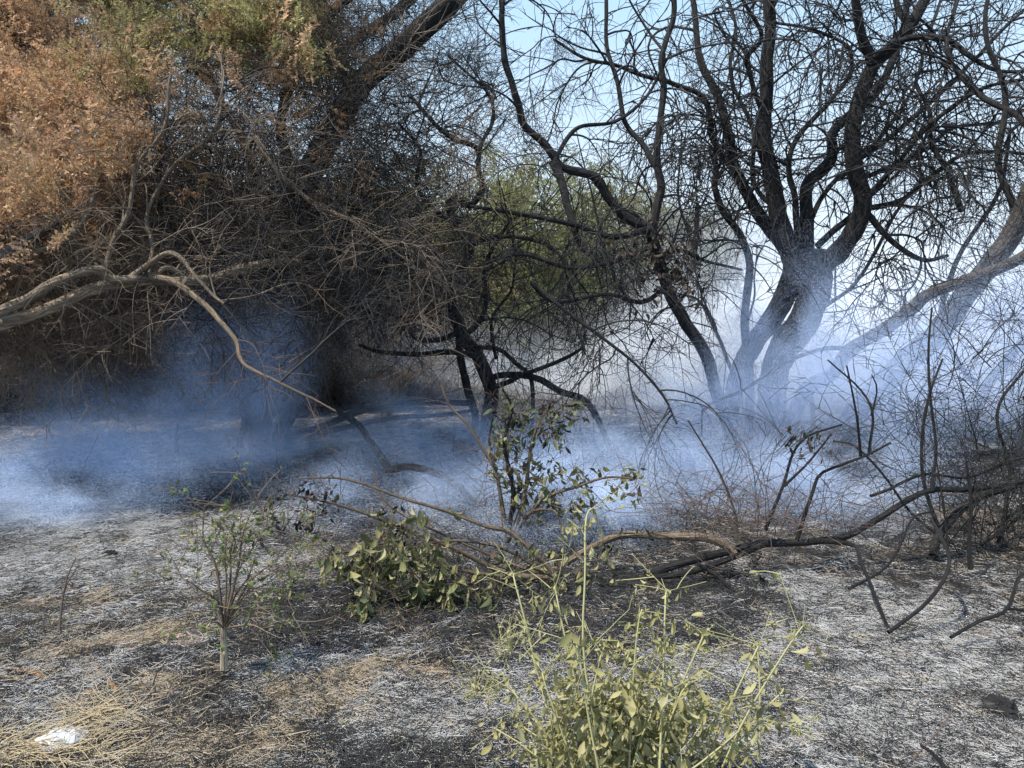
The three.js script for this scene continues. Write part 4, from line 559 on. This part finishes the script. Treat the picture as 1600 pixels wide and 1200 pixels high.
// ---------------------------------------------------------------- smoke: clouds of tiny thin flecks drifting in the air
{
  reseed(97);
  const puff = (n, s, o) => { const P = new Float32Array(n * 9), N = new Float32Array(n * 9); let k = 0; while (k < n) { const v = rvec().multiplyScalar(Math.pow(rnd(), 0.45)), e = 1 - v.lengthSq(), f = fbm(v.x * 2.2 + o, v.y * 2.2 + o * 2, v.z * 2.2, 3); if (rnd() > e * e * 1.3 * smooth(0.3, 0.68, f)) continue; const a = rvec(), b = rvec().cross(a).normalize(), c = a.clone().cross(b); const nn = b.clone().cross(c).normalize(); for (let q = 0; q < 3; q++) { const t = q * 2.0944, x = v.x + (b.x * Math.cos(t) + c.x * Math.sin(t)) * s, y = v.y + (b.y * Math.cos(t) + c.y * Math.sin(t)) * s, z = v.z + (b.z * Math.cos(t) + c.z * Math.sin(t)) * s; P.set([x, y, z], k * 9 + q * 3); N.set([nn.x, nn.y, nn.z], k * 9 + q * 3); } k++; } const g = new THREE.BufferGeometry(); g.setAttribute('position', new THREE.BufferAttribute(P, 3)); g.setAttribute('normal', new THREE.BufferAttribute(N, 3)); tris += n; return g; };
  const WISP = [puff(300000, 0.0028, 3)];
  const air = (name, r, g, b, o) => new THREE.MeshPhysicalMaterial({ name, color: new THREE.Color(r, g, b), roughness: 1, specularIntensity: 0, transparent: true, opacity: o, side: THREE.DoubleSide });
  const kinds = {
    near: ['smoke', 'thin blue smoke drifting low over the burnt ground among the trees', air('blue_smoke', 0.56, 0.69, 0.92, 0.28), WISP.map(() => []), WISP],
    far: ['far_smoke', 'thick white smoke filling the air behind the bare trees', air('white_smoke', 0.88, 0.92, 0.97, 0.28), WISP.map(() => []), WISP],
  };
  const fill = (kind, n, x0, x1, y0, y1, d0, d1, r0, r1, flat = 0.6) => { for (let k = 0; k < n; k++) { const p = at(R(x0, x1), R(y0, y1), R(d0, d1)), r = R(r0, r1) * 1.1; if (p.y < 0.12) p.y = R(0.05, 0.3); kinds[kind][3][0].push(mat4(p, new THREE.Euler(gauss() * 0.5 + (rnd() < 0.5 ? 3.14 : 0), R(0, 6.28), gauss() * 0.5), V(r * R(1, 1.6), r * flat * R(0.8, 1.3), r))); } };
    const billow = (kind, px, py, d, r, flat) => fill(kind, 1, px, px, py, py, d, d, r, r, flat);
  fill('far', 7, 980, 1750, 380, 620, 12, 24, 2.4, 3.6, 0.8);
  fill('far', 12, 850, 1750, 490, 620, 10.5, 18, 2, 3, 0.5);
  fill('far', 4, 550, 900, 540, 610, 12, 20, 1.8, 2.6, 0.4);
  for (const [x, y, d, r, f] of [[1235, 520, 7.6, 1.0, 1.0], [1215, 610, 7.4, 1.1, 0.6], [1290, 650, 7.5, 1.2, 0.5], [1130, 640, 7.9, 1.1, 0.6], [1400, 600, 7.2, 1.2, 0.6], [1490, 540, 6.6, 1.1, 0.8], [1580, 600, 7.0, 1.2, 0.7], [1020, 660, 8.4, 1.2, 0.5], [1350, 560, 8.4, 1.1, 0.9], [1600, 480, 7.4, 1.1, 0.9], [1180, 740, 6.2, 1.1, 0.35], [1000, 760, 6.2, 1.2, 0.35], [1330, 740, 6.0, 1.1, 0.35], [850, 720, 6.8, 1.1, 0.4], [700, 690, 7.2, 1.1, 0.4], [620, 760, 6.2, 1.1, 0.3], [500, 700, 7.2, 1.0, 0.4], [880, 830, 5.6, 1.0, 0.25], [380, 600, 7.2, 0.8, 1.2], [350, 530, 7.3, 0.7, 1.2], [420, 520, 7.6, 0.6, 1.3], [320, 640, 7.0, 0.9, 0.7], [40, 690, 7.0, 1.1, 0.4], [160, 660, 7.6, 1.1, 0.45], [240, 700, 6.6, 1.0, 0.4], [-40, 740, 6.2, 1.0, 0.35], [110, 750, 5.9, 1.0, 0.3], [230, 640, 8.2, 1.0, 0.5], [30, 780, 5.6, 0.9, 0.25], [330, 720, 6.6, 0.9, 0.35]]) billow('near', x, y, d, r, f);
  for (const [name, label, mat, lists, geos] of Object.values(kinds)) lists.forEach((l, k) => { if (l.length) stuff(name, label, 'smoke')(geos[k], mat, l); });
}
console.log('with smoke', Math.round(tris));
renderer.render(scene, camera);
